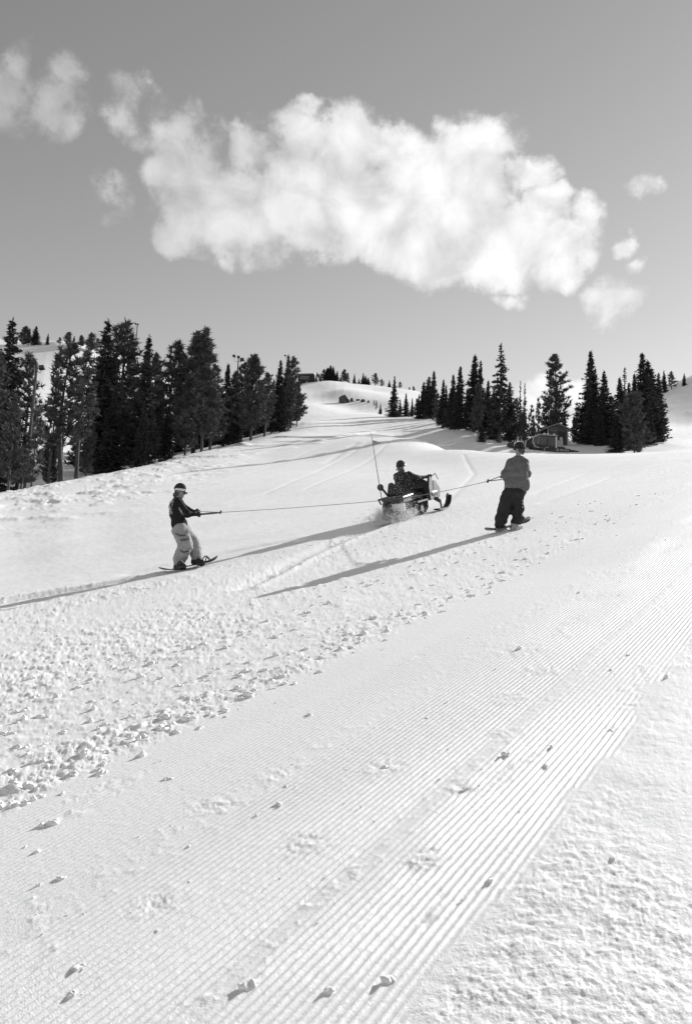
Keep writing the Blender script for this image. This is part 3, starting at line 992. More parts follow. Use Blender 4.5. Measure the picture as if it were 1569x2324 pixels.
KINDS['sapling'] = ('pine_tree', 12.0, pine_meshes(215, Rw=1.7, bare=0.12, nb=44, sparse=0.1, tuft=0.9, per=11))
_rng = random.Random(7)


def tree_at(x, y, h, kind, label, ws=1.0, group=None):
    name, H, (cm, tm) = KINDS[kind]
    z = float(H0(np.array([x]), np.array([y]))[0])
    t = thing(name, label, 'tree', (x, y, z - 0.05), (0, 0, _rng.uniform(0, 6.28)), group)
    s = h / H
    for nm, me in (('crown', cm), ('trunk', tm)):
        o = obj(nm, me, t)
        o.scale = (s * ws, s * ws, s)
    return t


def tree(tx, ty, Y, kind, label, ws=1.0, group=None):
    """a tree whose tip is seen at a photo position; it stands on the ground below"""
    p = P(tx, ty, Y)
    z = float(H0(np.array([p[0]]), np.array([p[1]]))[0])
    return tree_at(p[0], p[1], max(p[2] - z, 0.8), kind, label, ws, group)


GL, GR = 'conifers edging the left side of the piste', 'conifers on the right beyond the crest'
LEFT = [
    (30, 722, 60, 'fir1', 'tall dark fir cut by the left edge of the picture', 1.0),
    (67, 806, 61, 'pine2', 'slim pine leaning over the lamp post with the two floodlights', 1.0),
    (-6, 800, 57, 'pine0', 'half visible pine just outside the left frame edge', 1.0),
    (40, 900, 57, 'pine3', 'low scrubby pine beneath the tall fir at the left edge', .9),
    (88, 933, 56, 'sapling', 'sparse young pine against the bright snow beside the double lamp post', .9),
    (60, 985, 59, 'pine1', 'short dense pine at the foot of the double lamp post', 1.3),
    (120, 990, 70, 'round', 'dark bushy pine low in front of the bright left hillside', .8),
    (169, 780, 66, 'lanky', 'tall lanky pine with gappy branches and a pale lower trunk', 1.25),
    (138, 790, 69, 'sapling', 'thin broken topped pine touching the lanky pine', .55),
    (199, 799, 65, 'pine2', 'slender pine with long pale bare trunk right of the lanky pine', 1.05),
    (205, 960, 70, 'bushy1', 'greyish bushy pine at the base of the slender pale trunk', .8),
    (246, 724, 82, 'fir0', 'tallest spired fir of the left stand', 1.25),
    (285, 737, 86, 'pine3', 'broad feathery topped pine touching the tallest left fir', 1.35),
    (262, 900, 78, 'fir1', 'black dense fir low between the tallest fir and the broad pine', 1.4),
    (318, 890, 80, 'pine1', 'mid height pine right under the thin mast', 1.1),
    (339, 761, 79, 'spire', 'needle thin spired fir right of the thin mast', 1.3),
    (330, 905, 76, 'wide', 'dark skirted fir below the needle thin spire', .75),
    (356, 807, 90, 'pine0', 'small crowned pine right of the needle thin spire', 1.0),
    (404, 779, 92, 'pine1', 'pine with layered open shelves left of the twin topped pine', 1.25),
    (456, 752, 92, 'twin', 'twin topped pine, highest of the middle clump', 1.15),
    (489, 830, 90, 'pine3', 'shoulder pine leaning out right of the twin topped pine', 1.1),
    (432, 850, 84, 'bushy1', 'bushy pine crown filling under the twin topped pine', .95),
    (470, 838, 80, 'bushy', 'big rounded pine whose stout pale trunk stands at the piste edge', 1.2),
    (385, 920, 84, 'fir2', 'dark fir filling the foot of the layered pine', 1.3),
    (518, 825, 104, 'fir3', 'pointed fir alone in the notch right of the big rounded pine', 1.15),
    (536, 845, 104, 'pine0', 'thin pine in front of the triple floodlight mast', 1.0),
    (556, 826, 106, 'pine3', 'round headed pine right of the triple floodlight mast', 1.25),
    (580, 808, 98, 'bushy1', 'pointed bushy pine with a pale trunk near the upper piste edge', 1.05),
    (607, 848, 104, 'pine1', 'short topped pine right of the pointed bushy pine', 1.2),
    (540, 905, 100, 'fir0', 'dark fir low behind the bare trunks at the upper piste edge', 1.4),
    (622, 858, 112, 'spire', 'tiny pointed spire right of the short topped pine', .8),
    (637, 817, 114, 'fir2', 'dark fir left of the paired tips near the lodge', 1.2),
    (655, 804, 118, 'spire', 'thin spired fir next to the far lamp mast', 1.1),
    (667, 813, 116, 'pine3', 'bristly topped pine closest to the lodge', 1.1),
    (660, 858, 112, 'bushy', 'wide dark pine closing the row below the lodge', .85),
    (640, 872, 110, 'fir1', 'deep shaded fir inside the last clump below the lodge', 1.2),
    (678, 868, 117, 'bushy1', 'rightmost pine of the left row, branches against the piste', .8),
]
for a in LEFT:
    tree(a[0], a[1], a[2], a[3], a[4], a[5], GL)

RIGHT = [
    (863, 914, 165, 'fir1', 'tiny fir standing alone left of the wide fir', 1.0),
    (895, 852, 148, 'wide', 'wide skirted fir with a tall tip beside the rocks', .8),
    (921, 892, 152, 'fir3', 'small fir right of the wide skirted fir', 1.3),
    (908, 905, 150, 'fir2', 'stubby fir tucked against the wide skirted fir', 1.2),
    (935, 902, 150, 'spire', 'narrow little fir before the dense block', 1.2),
    (961, 866, 142, 'fir0', 'fir on the left shoulder of the dense block', 1.5),
    (973, 854, 140, 'fir1', 'pointed fir of the dense block, left of its thin spire', 1.5),
    (984, 841, 136, 'spire', 'thin spired fir, tallest of the dense block', 1.5),
    (950, 893, 140, 'wide', 'broad dark base fir of the dense block', .8),
    (993, 893, 122, 'pine1', 'greyish pine in front of the dense block', 1.2),
    (1006, 860, 124, 'spire', 'small pointed fir right of the greyish pine', 1.4),
    (1012, 873, 126, 'fir2', 'short fir pressed against the small pointed fir', .9),
    (1028, 849, 118, 'fir0', 'blunt topped fir left of the sharp pointed fir', 1.2),
    (1044, 831, 114, 'fir3', 'sharp pointed solid fir in the middle of the right stand', 1.15),
    (1077, 804, 112, 'spire', 'tall thin tipped fir left of the shelved fir', 1.6),
    (1090, 818, 113, 'fir2', 'thin fir paired with the tall thin tipped fir', 1.0),
    (1085, 872, 108, 'bushy1', 'greyish pine under the pair of thin tipped firs', .75),
    (1107, 862, 112, 'spire', 'small dark column right of the thin tipped pair', 1.4),
    (1093, 958, 84, 'fir1', 'squat young fir standing forward on the shaded snow', 1.5),
    (1136, 780, 97, 'open', 'tallest fir with separate shelf like branches above the rider', 1.15),
    (1120, 880, 102, 'fir0', 'dark fir filling left of the shelved fir', 1.3),
    (1156, 866, 104, 'fir3', 'fir close right of the shelved fir', 1.1),
    (1180, 864, 110, 'snag', 'nearly bare thin spire left of the pale cloud', 1.1),
    (1190, 870, 111, 'snag', 'second bare spire beside the pale cloud', 1.2),
    (1171, 905, 104, 'pine3', 'scruffy pine below the bare spires', 1.0),
    (1205, 920, 108, 'sapling', 'twiggy young pine in front of the pale cloud', .8),
    (1220, 905, 106, 'sapling', 'thin twiggy pine nearest the tall lone pine', .6),
    (1190, 935, 102, 'bushy1', 'low bushy pine behind the groomer cab', .9),
    (1235, 925, 104, 'pine0', 'small pine at the foot of the tall lone pine', 1.3),
    (1258, 807, 104, 'pine1', 'tall lone pine behind the shed roof', 1.2),
    (1262, 880, 103, 'bushy1', 'bushy lower pine hugging the tall lone pine', .65),
    (1308, 915, 102, 'sapling', 'pale twiggy pine right of the shed', 1.0),
    (1302, 948, 100, 'round', 'low dark pine right of the shed wall', .6),
    (1339, 796, 97, 'fir2', 'ragged tipped fir, first of the trio right of the shed', 1.3),
    (1337, 850, 96, 'wide', 'broad dark skirt of the trio right of the shed', .62),
    (1349, 834, 98, 'fir0', 'middle fir of the trio right of the shed', .95),
    (1369, 840, 95, 'fir1', 'third fir of the trio with a hair thin tip', 1.15),
    (1360, 940, 92, 'fir3', 'low dense fir in front of the trio', 1.5),
    (1416, 834, 95, 'snag', 'thin tipped fir rising behind the rounded pine', 1.5),
    (1405, 856, 93, 'fir1', 'dark fir left behind the rounded pine', 1.3),
    (1426, 868, 94, 'fir3', 'ragged fir top just behind the rounded pine', 1.2),
    (1438, 848, 92, 'fir2', 'small pointed fir left of the black spire pair', 1.2),
    (1456, 801, 91, 'fir3', 'black spired fir, tallest at the far right', 1.35),
    (1469, 817, 91, 'fir0', 'blunt black fir touching the tallest at the far right', 1.35),
    (1477, 834, 92, 'fir1', 'sloping shouldered fir on the right of the black pair', 1.35),
    (1472, 900, 88, 'wide', 'broad black fir with layered branches toward the right edge', .85),
    (1493, 846, 108, 'fir2', 'slim fir at the right end of the stand', 1.2),
    (1437, 893, 79, 'round', 'rounded grey pine standing forward in the right stand', 1.0),
    (1400, 930, 80, 'fir0', 'low dark fir left of the rounded grey pine', 1.7),
    (1449, 996, 76, 'sapling', 'knee high young pine beside the rounded grey pine', 1.1),
    (1505, 840, 205, 'fir0', 'far fir on the rim of the right hill', 1.3),
    (1522, 843, 205, 'pine3', 'far round pine on the rim of the right hill', 1.6),
    (1551, 846, 200, 'wide', 'dark fir cut by the right edge of the picture', 1.1),
]
for a in RIGHT:
    tree(a[0], a[1], a[2] * (0.87 if 1000 < a[0] < 1230 and a[2] > 90 else 1.0), a[3], a[4], a[5], GR)

ORD = 'first second third fourth fifth sixth seventh eighth ninth tenth eleventh twelfth thirteenth fourteenth fifteenth sixteenth seventeenth eighteenth nineteenth twentieth'.split()
SUMMIT = [
    (735, 838, 'pine0', 1.2), (743, 834, 'fir1', 1.5), (750, 829, 'fir3', 1.5), (756, 831, 'fir0', 1.2), (765, 841, 'fir2', 1.1), (773, 852, 'fir0', 1.0),
    (781, 838, 'bushy1', .8), (788, 846, 'pine3', 1.0), (792, 864, 'fir1', 1.2), (804, 847, 'wide', .6), (814, 858, 'fir2', .9), (824, 845, 'wide', .7),
    (829, 851, 'fir3', 1.1), (835, 856, 'fir1', 1.2), (852, 847, 'pine1', 1.3), (866, 860, 'pine3', 1.1), (883, 862, 'fir2', 1.1), (907, 866, 'pine0', 1.2), (928, 878, 'pine3', 1.2), (938, 876, 'bushy1', .9),
]
for i, (x, y, kd, w) in enumerate(SUMMIT):
    tree(x, y, 259, kd, 'small conifer on the summit ridge, %s counted from the lodge' % ORD[i], w * 1.7, 'conifers along the summit ridge')
HILL = [
    (58, 742, 'round', .8, 'wide round pine at the left of the hilltop row'), (68, 748, 'bushy1', .8, 'short pine inside the hilltop pair at the left'),
    (83, 740, 'fir3', 1.5, 'dark pointed fir of the hilltop pair'), (110, 756, 'wide', .7, 'lone cone shaped fir on the hilltop'),
    (136, 765, 'pine3', 1.4, 'smallest pine on the crown of the hilltop'), (157, 754, 'round', .8, 'full round pine on the crown of the hilltop'),
    (169, 762, 'fir1', 1.0, 'small fir stuck to the full round hilltop pine'), (186, 761, 'bushy', .9, 'oval pine right of the hilltop crown'),
    (208, 757, 'round', .8, 'broad pine at the right end of the hilltop row'), (222, 768, 'pine3', 1.3, 'hilltop pine half hidden by the tallest left fir'),
    (60, 800, 'fir2', 1.2, 'little fir on the hill slope under the round pine'), (307, 815, 'pine1', 1.2, 'hill pine seen behind the thin mast'),
]
for x, y, kd, w, lb in HILL:
    tree(x, y, 236, kd, lb, w * 1.5, 'conifers on the left hilltop')

# ranks behind the two stands, in their own shade
FILL_L = [(15, 830), (230, 830), (265, 800), (300, 840), (368, 870), (420, 830), (445, 830), (480, 860), (505, 880), (528, 880), (550, 890), (570, 870), (595, 870), (615, 890), (628, 880), (648, 850), (20, 960), (175, 980), (240, 960), (290, 960), (350, 960), (410, 940), (450, 930), (500, 950), (565, 930), (600, 920)]
for i, (x, y) in enumerate(FILL_L):
    Y = 68 + 0.085 * x + _rng.uniform(6, 16)
    tree(x, y, Y, _rng.choice(['fir0', 'fir1', 'fir3', 'pine1', 'pine3', 'wide']), 'dark conifer in the shaded ranks behind the left tree line', _rng.uniform(1.1, 1.5), 'shaded ranks of the left wood')
FILL_R = [(945, 905), (965, 890), (1000, 900), (1020, 890), (1038, 880), (1060, 880), (1066, 900), (1100, 890), (1126, 900), (1145, 900), (1165, 930), (1180, 930), (1210, 945), (1250, 930), (1280, 935), (1320, 920), (1350, 900), (1385, 900), (1395, 930), (1450, 880), (1480, 890), (1420, 900)]
for i, (x, y) in enumerate(FILL_R):
    Y = float(np.interp(x, [940, 1100, 1300, 1480], [142, 100, 98, 98])) + _rng.uniform(2, 10)
    tree(x, y, Y, _rng.choice(['fir0', 'fir1', 'fir2', 'pine1', 'fir3']), 'dark conifer in the shaded ranks of the right wood', _rng.uniform(1.0, 1.4), 'shaded ranks of the right wood')

# ------------------------------------------------------------------ materials for things
M_BLACK = mat('black_plastic', 0.018, 0.45, 0.4, 0.3, 8)
M_DARK = mat('dark_paint', 0.04, 0.62, 0.4, 0.35, 3)
M_RUBBER = mat('rubber', 0.022, 0.85, 0.2, 0.4, 14, 0.4, 60)
M_STEEL = mat('grey_steel', 0.30, 0.4, 0.5, 0.3, 10)
M_PALE = mat('pale_panel', 0.62, 0.45, 0.4, 0.15, 4)
M_DSTEEL = mat('dark_steel', 0.09, 0.45, 0.4, 0.3, 10)
M_GREY_PANEL = mat('grey_panel', 0.055, 0.5, 0.3, 0.2, 5)
M_WHITE = mat('snow_dusted_white', 0.85, 0.6, 0.3, 0.06, 10, 0.3, 60)
M_SEAT = mat('vinyl', 0.025, 0.6, 0.35, 0.3, 12, 0.3, 50)
M_GLASS = mat('tinted_glass', 0.02, 0.08, 0.6, 0.2, 2)
M_GLASS_LT = mat('see_through_tone_glass', 0.07, 0.25, 0.5, 0.3, 2)  # pane grey painted lighter to stand for bright snow seen through the cab
M_WOOD = mat('weathered_boards', 0.085, 0.85, 0.15, 0.45, 1.6, 0.6, 10, stretch=(9, 9, 0.6))
M_WOOD_DK = mat('dark_boards', 0.045, 0.85, 0.15, 0.4, 1.2, 0.5, 8, stretch=(0.6, 6, 8))
M_ROOF = mat('grey_roof', 0.22, 0.7, 0.2, 0.3, 3)
M_POLE = mat('timber_pole', 0.11, 0.85, 0.1, 0.4, 4, 0.3, 20, stretch=(1, 1, 0.2))
M_ROCK = mat('dark_rock', 0.075, 0.9, 0.15, 0.6, 1.3, 0.8, 5)
M_SKIN = mat('skin', 0.25, 0.55, 0.35, 0.12, 18)
M_HAIR = mat('hair', 0.06, 0.6, 0.4, 0.4, 30, 0.6, 90)
M_ROPE = mat('rope', 0.22, 0.8, 0.2, 0.3, 30)
M_STRAP = mat('strap', 0.12, 0.8, 0.2, 0.4, 40)
M_JKT_R = mat('grey_jacket', 0.125, 0.85, 0.12, 0.2, 9, 0.5, 26)
M_SHIRT = mat('shirt_hem', 0.17, 0.9, 0.1, 0.3, 20, 0.4, 60)
M_PANT_R = mat('black_snow_pants', 0.030, 0.8, 0.15, 0.3, 8, 0.5, 24)
M_PANT_L = mat('light_grey_snow_pants', 0.30, 0.8, 0.15, 0.12, 7, 0.5, 24)
M_SEAM = mat('dark_seam', 0.07, 0.8, 0.15, 0.2, 20)
M_BEANIE = mat('knit_beanie', 0.035, 0.95, 0.1, 0.45, 34, 0.8, 120, stretch=(1, 1, 0.25))
M_BOOT = mat('black_boots', 0.022, 0.6, 0.3, 0.4, 20, 0.4, 50)
M_BOOT_P = mat('pale_boots', 0.40, 0.7, 0.25, 0.3, 16, 0.4, 50)
M_GLOVE = mat('dark_gloves', 0.025, 0.8, 0.2, 0.4, 30, 0.4, 70)
M_LENS = mat('goggle_lens', 0.02, 0.12, 0.6, 0.2, 3)
M_BAND = mat('pale_strap', 0.62, 0.7, 0.2, 0.1, 14)
M_DECK_L = mat('board_deck_dark', 0.05, 0.5, 0.35, 0.4, 5)
M_DECK_R = mat('board_deck_printed', 0.13, 0.55, 0.3, 0.75, 13)
M_FLAG = mat('flag_cloth', 0.30, 0.8, 0.1, 0.15, 10)
M_RIDER = mat('dark_snow_suit', 0.022, 0.8, 0.15, 0.35, 9, 0.5, 26)
M_HELMET = mat('knit_hat_grey', 0.05, 0.9, 0.15, 0.4, 30, 0.6, 90)


def printed_jacket():
    """black jacket with a pale flat print down its back (the side facing -x)"""
    m = mat('black_printed_jacket', 0.018, 0.85, 0.12, 0.3, 9, 0.5, 26)
    t = m.node_tree
    k = NT(t)
    b = next(n for n in t.nodes if n.type == 'BSDF_PRINCIPLED')
    old = b.inputs['Base Color'].links[0].from_socket
    tc = k.n('ShaderNodeTexCoord')
    sp = k.n('ShaderNodeSeparateXYZ')
    k.link(tc.outputs['Object'], sp.inputs[0])
    nz = k.noise(k.vmath('MULTIPLY', tc.outputs['Object'], (1, 1.6, 0.8)), 22, 3, 0.5, 0.6)
    a = k.smooth(nz.outputs[0], 0.44, 0.50)
    ge = k.n('ShaderNodeNewGeometry')
    sn = k.n('ShaderNodeSeparateXYZ')
    k.link(ge.outputs['Normal'], sn.inputs[0])
    a = k.math('MULTIPLY', a, k.smooth(sn.outputs[0], -0.35, -0.62))
    zz = k.math('MULTIPLY', k.smooth(sp.outputs[2], 1.02, 1.07), k.smooth(sp.outputs[2], 1.38, 1.32))
    a = k.math('MULTIPLY', a, zz)
    mx = k.n('ShaderNodeMix', data_type='RGBA')
    k.link(a, mx.inputs[0])
    k.link(old, mx.inputs[6])
    mx.inputs[7].default_value = (0.42, 0.42, 0.42, 1)
    k.link(mx.outputs[2], b.inputs['Base Color'])
    return m


M_JKT_L = printed_jacket()


def text_mesh(s, size, extrude, material, name):
    cu = bpy.data.curves.new(name, 'FONT')
    cu.body = s
    cu.size = size
    cu.extrude = extrude
    cu.align_x = 'CENTER'
    cu.align_y = 'CENTER'
    cu.resolution_u = 3
    o = bpy.data.objects.new(name, cu)
    C.objects.link(o)
    dg = bpy.context.evaluated_depsgraph_get()
    me = bpy.data.meshes.new_from_object(o.evaluated_get(dg))
    bpy.data.objects.remove(o)
    me.materials.clear()
    me.materials.append(material)
    return me


# ------------------------------------------------------------------ buildings
def build_lodge():
    Y = 252.0
    base = P(694, 875, Y)
    t = thing('ski_lodge', 'dark boarded summit lodge with white gable, half hidden by the pines', 'building', base, (0, 0, R(-4)))
    # local: x right, y away, z up; 7 px per metre
    m = MB().box((0.0, 3.0, 1.9), (5.6, 6.0, 3.8))
    w = m.build('wall', M_WOOD_DK, t)
    for i in range(10):
        MB().box((0.0, -0.03, 0.42 + i * 0.36), (5.6, 0.10, 0.33)).build('plank', M_WOOD_DK, w)
    for cx, wd in ((-1.35, 1.3), (0.15, 1.2)):
        f = MB()
        for dx in (-wd / 2, wd / 2):
            f.box((cx + dx, -0.13, 2.75), (0.10, 0.10, 1.0))
        for dz in (-0.45, 0.45):
            f.box((cx, -0.14, 2.75 + dz), (wd, 0.10, 0.12))
        for q in (-0.2, 0.2):
            f.box((cx + q * wd, -0.12, 2.75), (0.07, 0.08, 0.9))
        win = f.build('window', M_STEEL, t)
        for q in (-0.33, 0.0, 0.33):
            MB().box((cx + q * wd, -0.09, 2.75), (wd * 0.30, 0.03, 0.8)).build('pane', M_GLASS, win)
    MB().box((0.0, -0.5, 1.75), (5.8, 0.9, 0.12)).build('balcony', M_WOOD, t)
    MB().box((0.2, -0.10, 1.0), (0.5, 0.08, 1.0)).build('door', M_STEEL, t)
    rf = MB().prism([(-3.2, 3.62), (3.0, 3.86), (3.0, 4.10), (-3.2, 3.86)], 'y', -0.7, 6.4).build('roof', M_ROOF, t)
    MB().prism([(-3.25, 3.87), (3.05, 4.11), (3.05, 4.24), (-3.25, 4.0)], 'y', -0.75, 6.45).build('roof_snow', SNOW, rf)
    # white steep gable at the right, dark opening beside it
    gq = [(3.55, -2.6, 0.4), (4.75, -0.8, 0.4), (3.65, -0.5, 4.1), (2.72, -1.7, 4.1)]
    MB().add(gq + [(a - 0.10, b + 0.06, c - 0.06) for a, b, c in gq], [(0, 1, 2, 3), (7, 6, 5, 4), (0, 4, 5, 1), (1, 5, 6, 2), (2, 6, 7, 3), (3, 7, 4, 0)]).build('gable_panel', M_WHITE, t)
    MB().prism([(3.72, 3.9), (4.4, 4.1), (4.75, 1.3), (4.5, 1.2)], 'y', -0.2, 3.5).build('side_wall', M_WOOD_DK, t)


build_lodge()
for x, y, hh, lb in ((712, 868, 1.6, 'first tiny shrub before the white gable'), (717, 872, 2.2, 'taller dark shrub before the white gable of the lodge'), (727, 876, 1.8, 'little shrub on the snow right of the lodge')):
    q = P(x, y + 3, 248)
    tree_at(q[0], q[1], hh + 1.0, 'round', lb, 0.6, 'shrubs by the lodge')


def build_shed():
    q = P(1264, 1014, 94)
    z = float(H0(np.array([q[0]]), np.array([q[1]]))[0])
    t = thing('shed', 'small grey boarded shed with shallow gable behind the snow groomer', 'shed', (q[0], q[1], z), (0, 0, R(6)))
    top = (P(1264, 962, 94)[2] - z)
    ew = top - 0.62
    MB().prism([(-1.3, -0.3), (1.3, -0.3), (1.3, ew), (0, top - 0.1), (-1.3, ew)], 'y', 0, 3.0).build('wall', M_WOOD, t)
    r1 = MB().prism([(-1.95, ew - 0.28), (0, top - 0.08), (0, top + 0.06), (-1.95, ew - 0.14)], 'y', -0.35, 3.3).build('roof', M_ROOF, t)
    MB().prism([(0.001, top - 0.08), (1.65, ew - 0.14), (1.65, ew), (0.001, top + 0.06)], 'y', -0.35, 3.3).build('roof', M_ROOF, t)
    f = MB().box((-0.55, -0.02, ew - 0.15), (0.72, 0.06, 0.34)).build('window', M_STEEL, t)
    MB().box((-0.55, -0.045, ew - 0.15), (0.62, 0.05, 0.26)).build('pane', M_GLASS, f)
    MB().box((0.55, -0.03, 0.9), (0.85, 0.06, 1.8)).build('door', M_WOOD_DK, t)
    for x in (-1.28, 1.28):
        MB().box((x, -0.04, ew / 2), (0.10, 0.09, ew)).build('corner_board', M_STEEL, t)
    return t


build_shed()

# ------------------------------------------------------------------ snow groomer
def build_groomer():
    q = P(1237, 1033, 80)
    z = q[2] + 0.12
    t = thing('snow_groomer', 'dark tracked snow groomer parked behind the crest with lettered side panel', 'groomer', (q[0], q[1], z), (0, 0, R(7)))
    for yy in (0.0, 2.6):
        prof = []
        for x, zz in ((-1.9, 0.34), (-1.6, 0.06), (-1.2, -0.05), (3.2, -0.05), (3.75, 0.12), (3.9, 0.36), (3.7, 0.55), (3.2, 0.62), (-1.3, 0.62), (-1.75, 0.54)):
            prof.append((x, zz))
        tr = MB().prism(prof, 'y', yy, yy + 1.1).build('track', M_RUBBER, t)
        lug = MB()
        for i in range(24):
            lug.box((-1.45 + i * 0.205, yy + 0.55, -0.07), (0.05, 1.12, 0.07))
            lug.box((-1.3 + i * 0.195, yy + 0.55, 0.64), (0.05, 1.12, 0.06))
        lug.build('tread_bar', M_STEEL, tr)
        for i in range(6):
            w = MB().tube([(-1.15 + i * 0.87, yy - 0.06, 0.28), (-1.15 + i * 0.87, yy + 0.1, 0.28)], 0.24, 14).build('wheel', M_DARK, tr)
    MB().box((1.0, 1.85, 0.62), (4.6, 1.5, 0.5)).build('chassis', M_BLACK, t)
    pn = MB().box((1.30, -0.10, 0.50), (2.75, 0.14, 0.42)).build('side_panel', M_BLACK, t)
    for s, x, sz in (('U', 1.22, 0.40), ('B', 1.62, 0.27), ('O', 1.88, 0.27), ('O', 2.15, 0.27), ('K', 2.41, 0.27)):
        o = obj('letter', text_mesh(s, sz, 0.012, M_PALE, 'letter'), pn)
        o.location = (x, -0.19, 0.50)
        o.rotation_euler = (R(90), 0, 0)
    MB().tube([(-0.15, -0.14, 0.05), (-0.18, -0.14, 0.55), (-0.02, -0.14, 0.70), (0.25, -0.14, 0.72)], 0.045, 6).build('guard_rail', M_STEEL, t)
    MB().box((3.2, 0.5, 0.50), (0.95, 0.9, 0.14)).build('fender', M_STEEL, t)
    # cab
    cab = MB().prism([(-0.95, 0.82), (1.55, 0.75), (1.55, 2.18), (-0.55, 2.22), (-1.12, 1.95), (-1.18, 1.30)], 'y', 0.75, 2.75).build('cab', M_DARK, t)
    for poly in ([(-0.45, 1.15), (0.42, 1.15), (0.42, 2.05), (-0.40, 2.05)], [(0.52, 1.05), (1.35, 1.05), (1.35, 2.05), (0.52, 2.05)]):
        MB().prism(poly, 'y', 0.70, 0.76).build('window', M_GLASS_LT, cab)
    MB().prism([(-1.05, 1.15), (-0.62, 1.05), (-0.55, 2.05), (-0.98, 1.9)], 'y', 0.71, 0.77).build('windscreen', M_GLASS_LT, cab)
    MB().tube([(-0.55, 0.68, 2.16), (-1.10, 0.68, 1.95), (-1.17, 0.68, 1.35), (-0.92, 0.68, 0.92), (-0.5, 0.68, 0.80)], 0.05, 6).build('windscreen_frame', M_PALE, cab)
    MB().tube([(-0.50, 0.67, 2.1), (-0.55, 0.67, 1.2)], 0.04, 6).build('pillar', M_STEEL, cab)
    MB().box((0.5, 1.75, 2.27), (2.2, 2.1, 0.12)).build('cab_roof', M_STEEL, cab)
    for x in (0.15, 0.55, 1.25):
        MB().box((x, 0.85, 2.40), (0.2, 0.2, 0.16)).build('lamp', M_PALE, cab)
    MB().tube([(-0.75, 0.6, 2.1), (-0.85, 0.5, 2.55)], 0.03, 5).build('antenna', M_BLACK, cab)
    # engine deck and rear box
    MB().box((1.95, 1.8, 1.35), (0.7, 1.9, 0.95)).build('engine_housing', M_STEEL, t)
    MB().box((2.05, 1.7, 0.82), (0.85, 2.0, 0.5)).build('rear_box', M_BLACK, t)
    MB().tube([(1.45, 0.7, 0.8), (1.45, 0.7, 2.1)], 0.09, 8).build('exhaust', M_PALE, t)
    MB().box((2.05, 0.9, 1.95), (0.3, 0.25, 0.4)).build('mirror', M_STEEL, t)
    # blade on its arms
    for y in (0.9, 2.7):
        MB().tube([(-1.2, y, 0.5), (-2.6, y, 0.55), (-3.5, y, 0.6)], 0.11, 6).build('blade_arm', M_BLACK, t)
    MB().prism([(-3.6, 0.15), (-3.85, 0.35), (-3.9, 0.7), (-3.7, 1.05), (-3.6, 1.0), (-3.75, 0.7), (-3.7, 0.4), (-3.5, 0.2)], 'y', -0.7, 4.4).build('blade', M_DARK, t)
    MB().box((-4.05, -0.4, 0.62), (0.5, 0.5, 0.42), Matrix.Rotation(0.4, 3, 'Y')).build('blade_wing', M_DARK, t)


build_groomer()

# ------------------------------------------------------------------ flood-light masts
def mast(base, top, Y, lamps, label, rad=0.13, arm=True):
    a, b = P(base[0], base[1], Y), P(top[0], top[1], Y)
    z0 = float(H0(np.array([b[0]]), np.array([b[1]]))[0])
    h = b[2] - z0
    t = thing('light_mast', label, 'light mast', (b[0], b[1], z0), (0, 0, 0), 'floodlight masts')
    lean = (a[0] - b[0]) * 0.0
    MB().tube([(lean, 0, -0.6), (0, 0, h)], [rad, rad * 0.7], 8).build('pole', M_POLE, t)
    for px, py, sz in lamps:
        c = P(px, py, Y) - np.array([b[0], b[1], z0])
        MB().tube([(0, 0, h - 0.55), (c[0] * 0.8, 0, h - 0.75), (c[0], 0, c[2] - 0.25)], 0.035, 5).build('bracket', M_STEEL, t)
        l = MB().box(tuple(c), (sz, 0.34, sz * 0.75), Matrix.Rotation(0.5 if px < top[0] else -0.2, 3, 'Y'), 0.8).build('floodlight', M_BLACK, t)
        MB().box((c[0], -0.19, c[2]), (sz * 0.8, 0.03, sz * 0.5), Matrix.Rotation(0.5 if px < top[0] else -0.2, 3, 'Y')).build('glass', M_GLASS, l)
    return t


mast((66, 1090), (84, 826), 60, [(79, 822, 0.42), (95, 834, 0.48)], 'timber mast with two dark floodlights against the left hillside', 0.15)
mast((300, 855), (312, 734), 150, [(308, 735, 0.4), (313, 736, 0.35)], 'thin tall mast poking above the left wood', 0.14)
mast((537, 850), (541, 812), 125, [(531, 808, 0.55), (541, 810, 0.5), (549, 816, 0.75)], 'mast with three floodlights in the notch of the tree row', 0.14)
mast((650, 845), (652, 806), 155, [(647, 807, 0.4)], 'far thin mast with one side lamp near the lodge', 0.13)

# ------------------------------------------------------------------ rocks on the mound
def rock(px, py, w, h, label, seed):
    q = G(px, py, 120)
    g = np.random.default_rng(seed)
    sc = q[1] / FPX
    W, Hh = w * sc / 2, h * sc / 2
    pr = [('e', (0, 0, Hh * 0.5), (W, W * 0.8, Hh * 1.25))]
    for i in range(3):
        pr.append(('e', tuple(g.normal(0, 0.28, 3) * np.array([W, W, Hh]) + np.array([0, 0, Hh * 0.4])), (W * .6, W * .6, Hh * .8)))
    V, F = sdf_mesh(pr, max(W, Hh) / 9, 0.1 * W, lambda X, Y, Z: 0.16 * W * (vnoise(X / W * 1.7 + Z / W * 1.1, Y / W * 1.7 - Z / W * .9, seed) + 0.5 * vnoise(X / W * 4 - Z / W * 3, Y / W * 4 + Z / W * 3, seed + 3)))
    o = obj('rock', mesh_from('rock', V, F, M_ROCK, False), None, (q[0], q[1], q[2] - Hh * 0.25))
    finish(o, label, 'rock', 'rocks on the snowy mound')


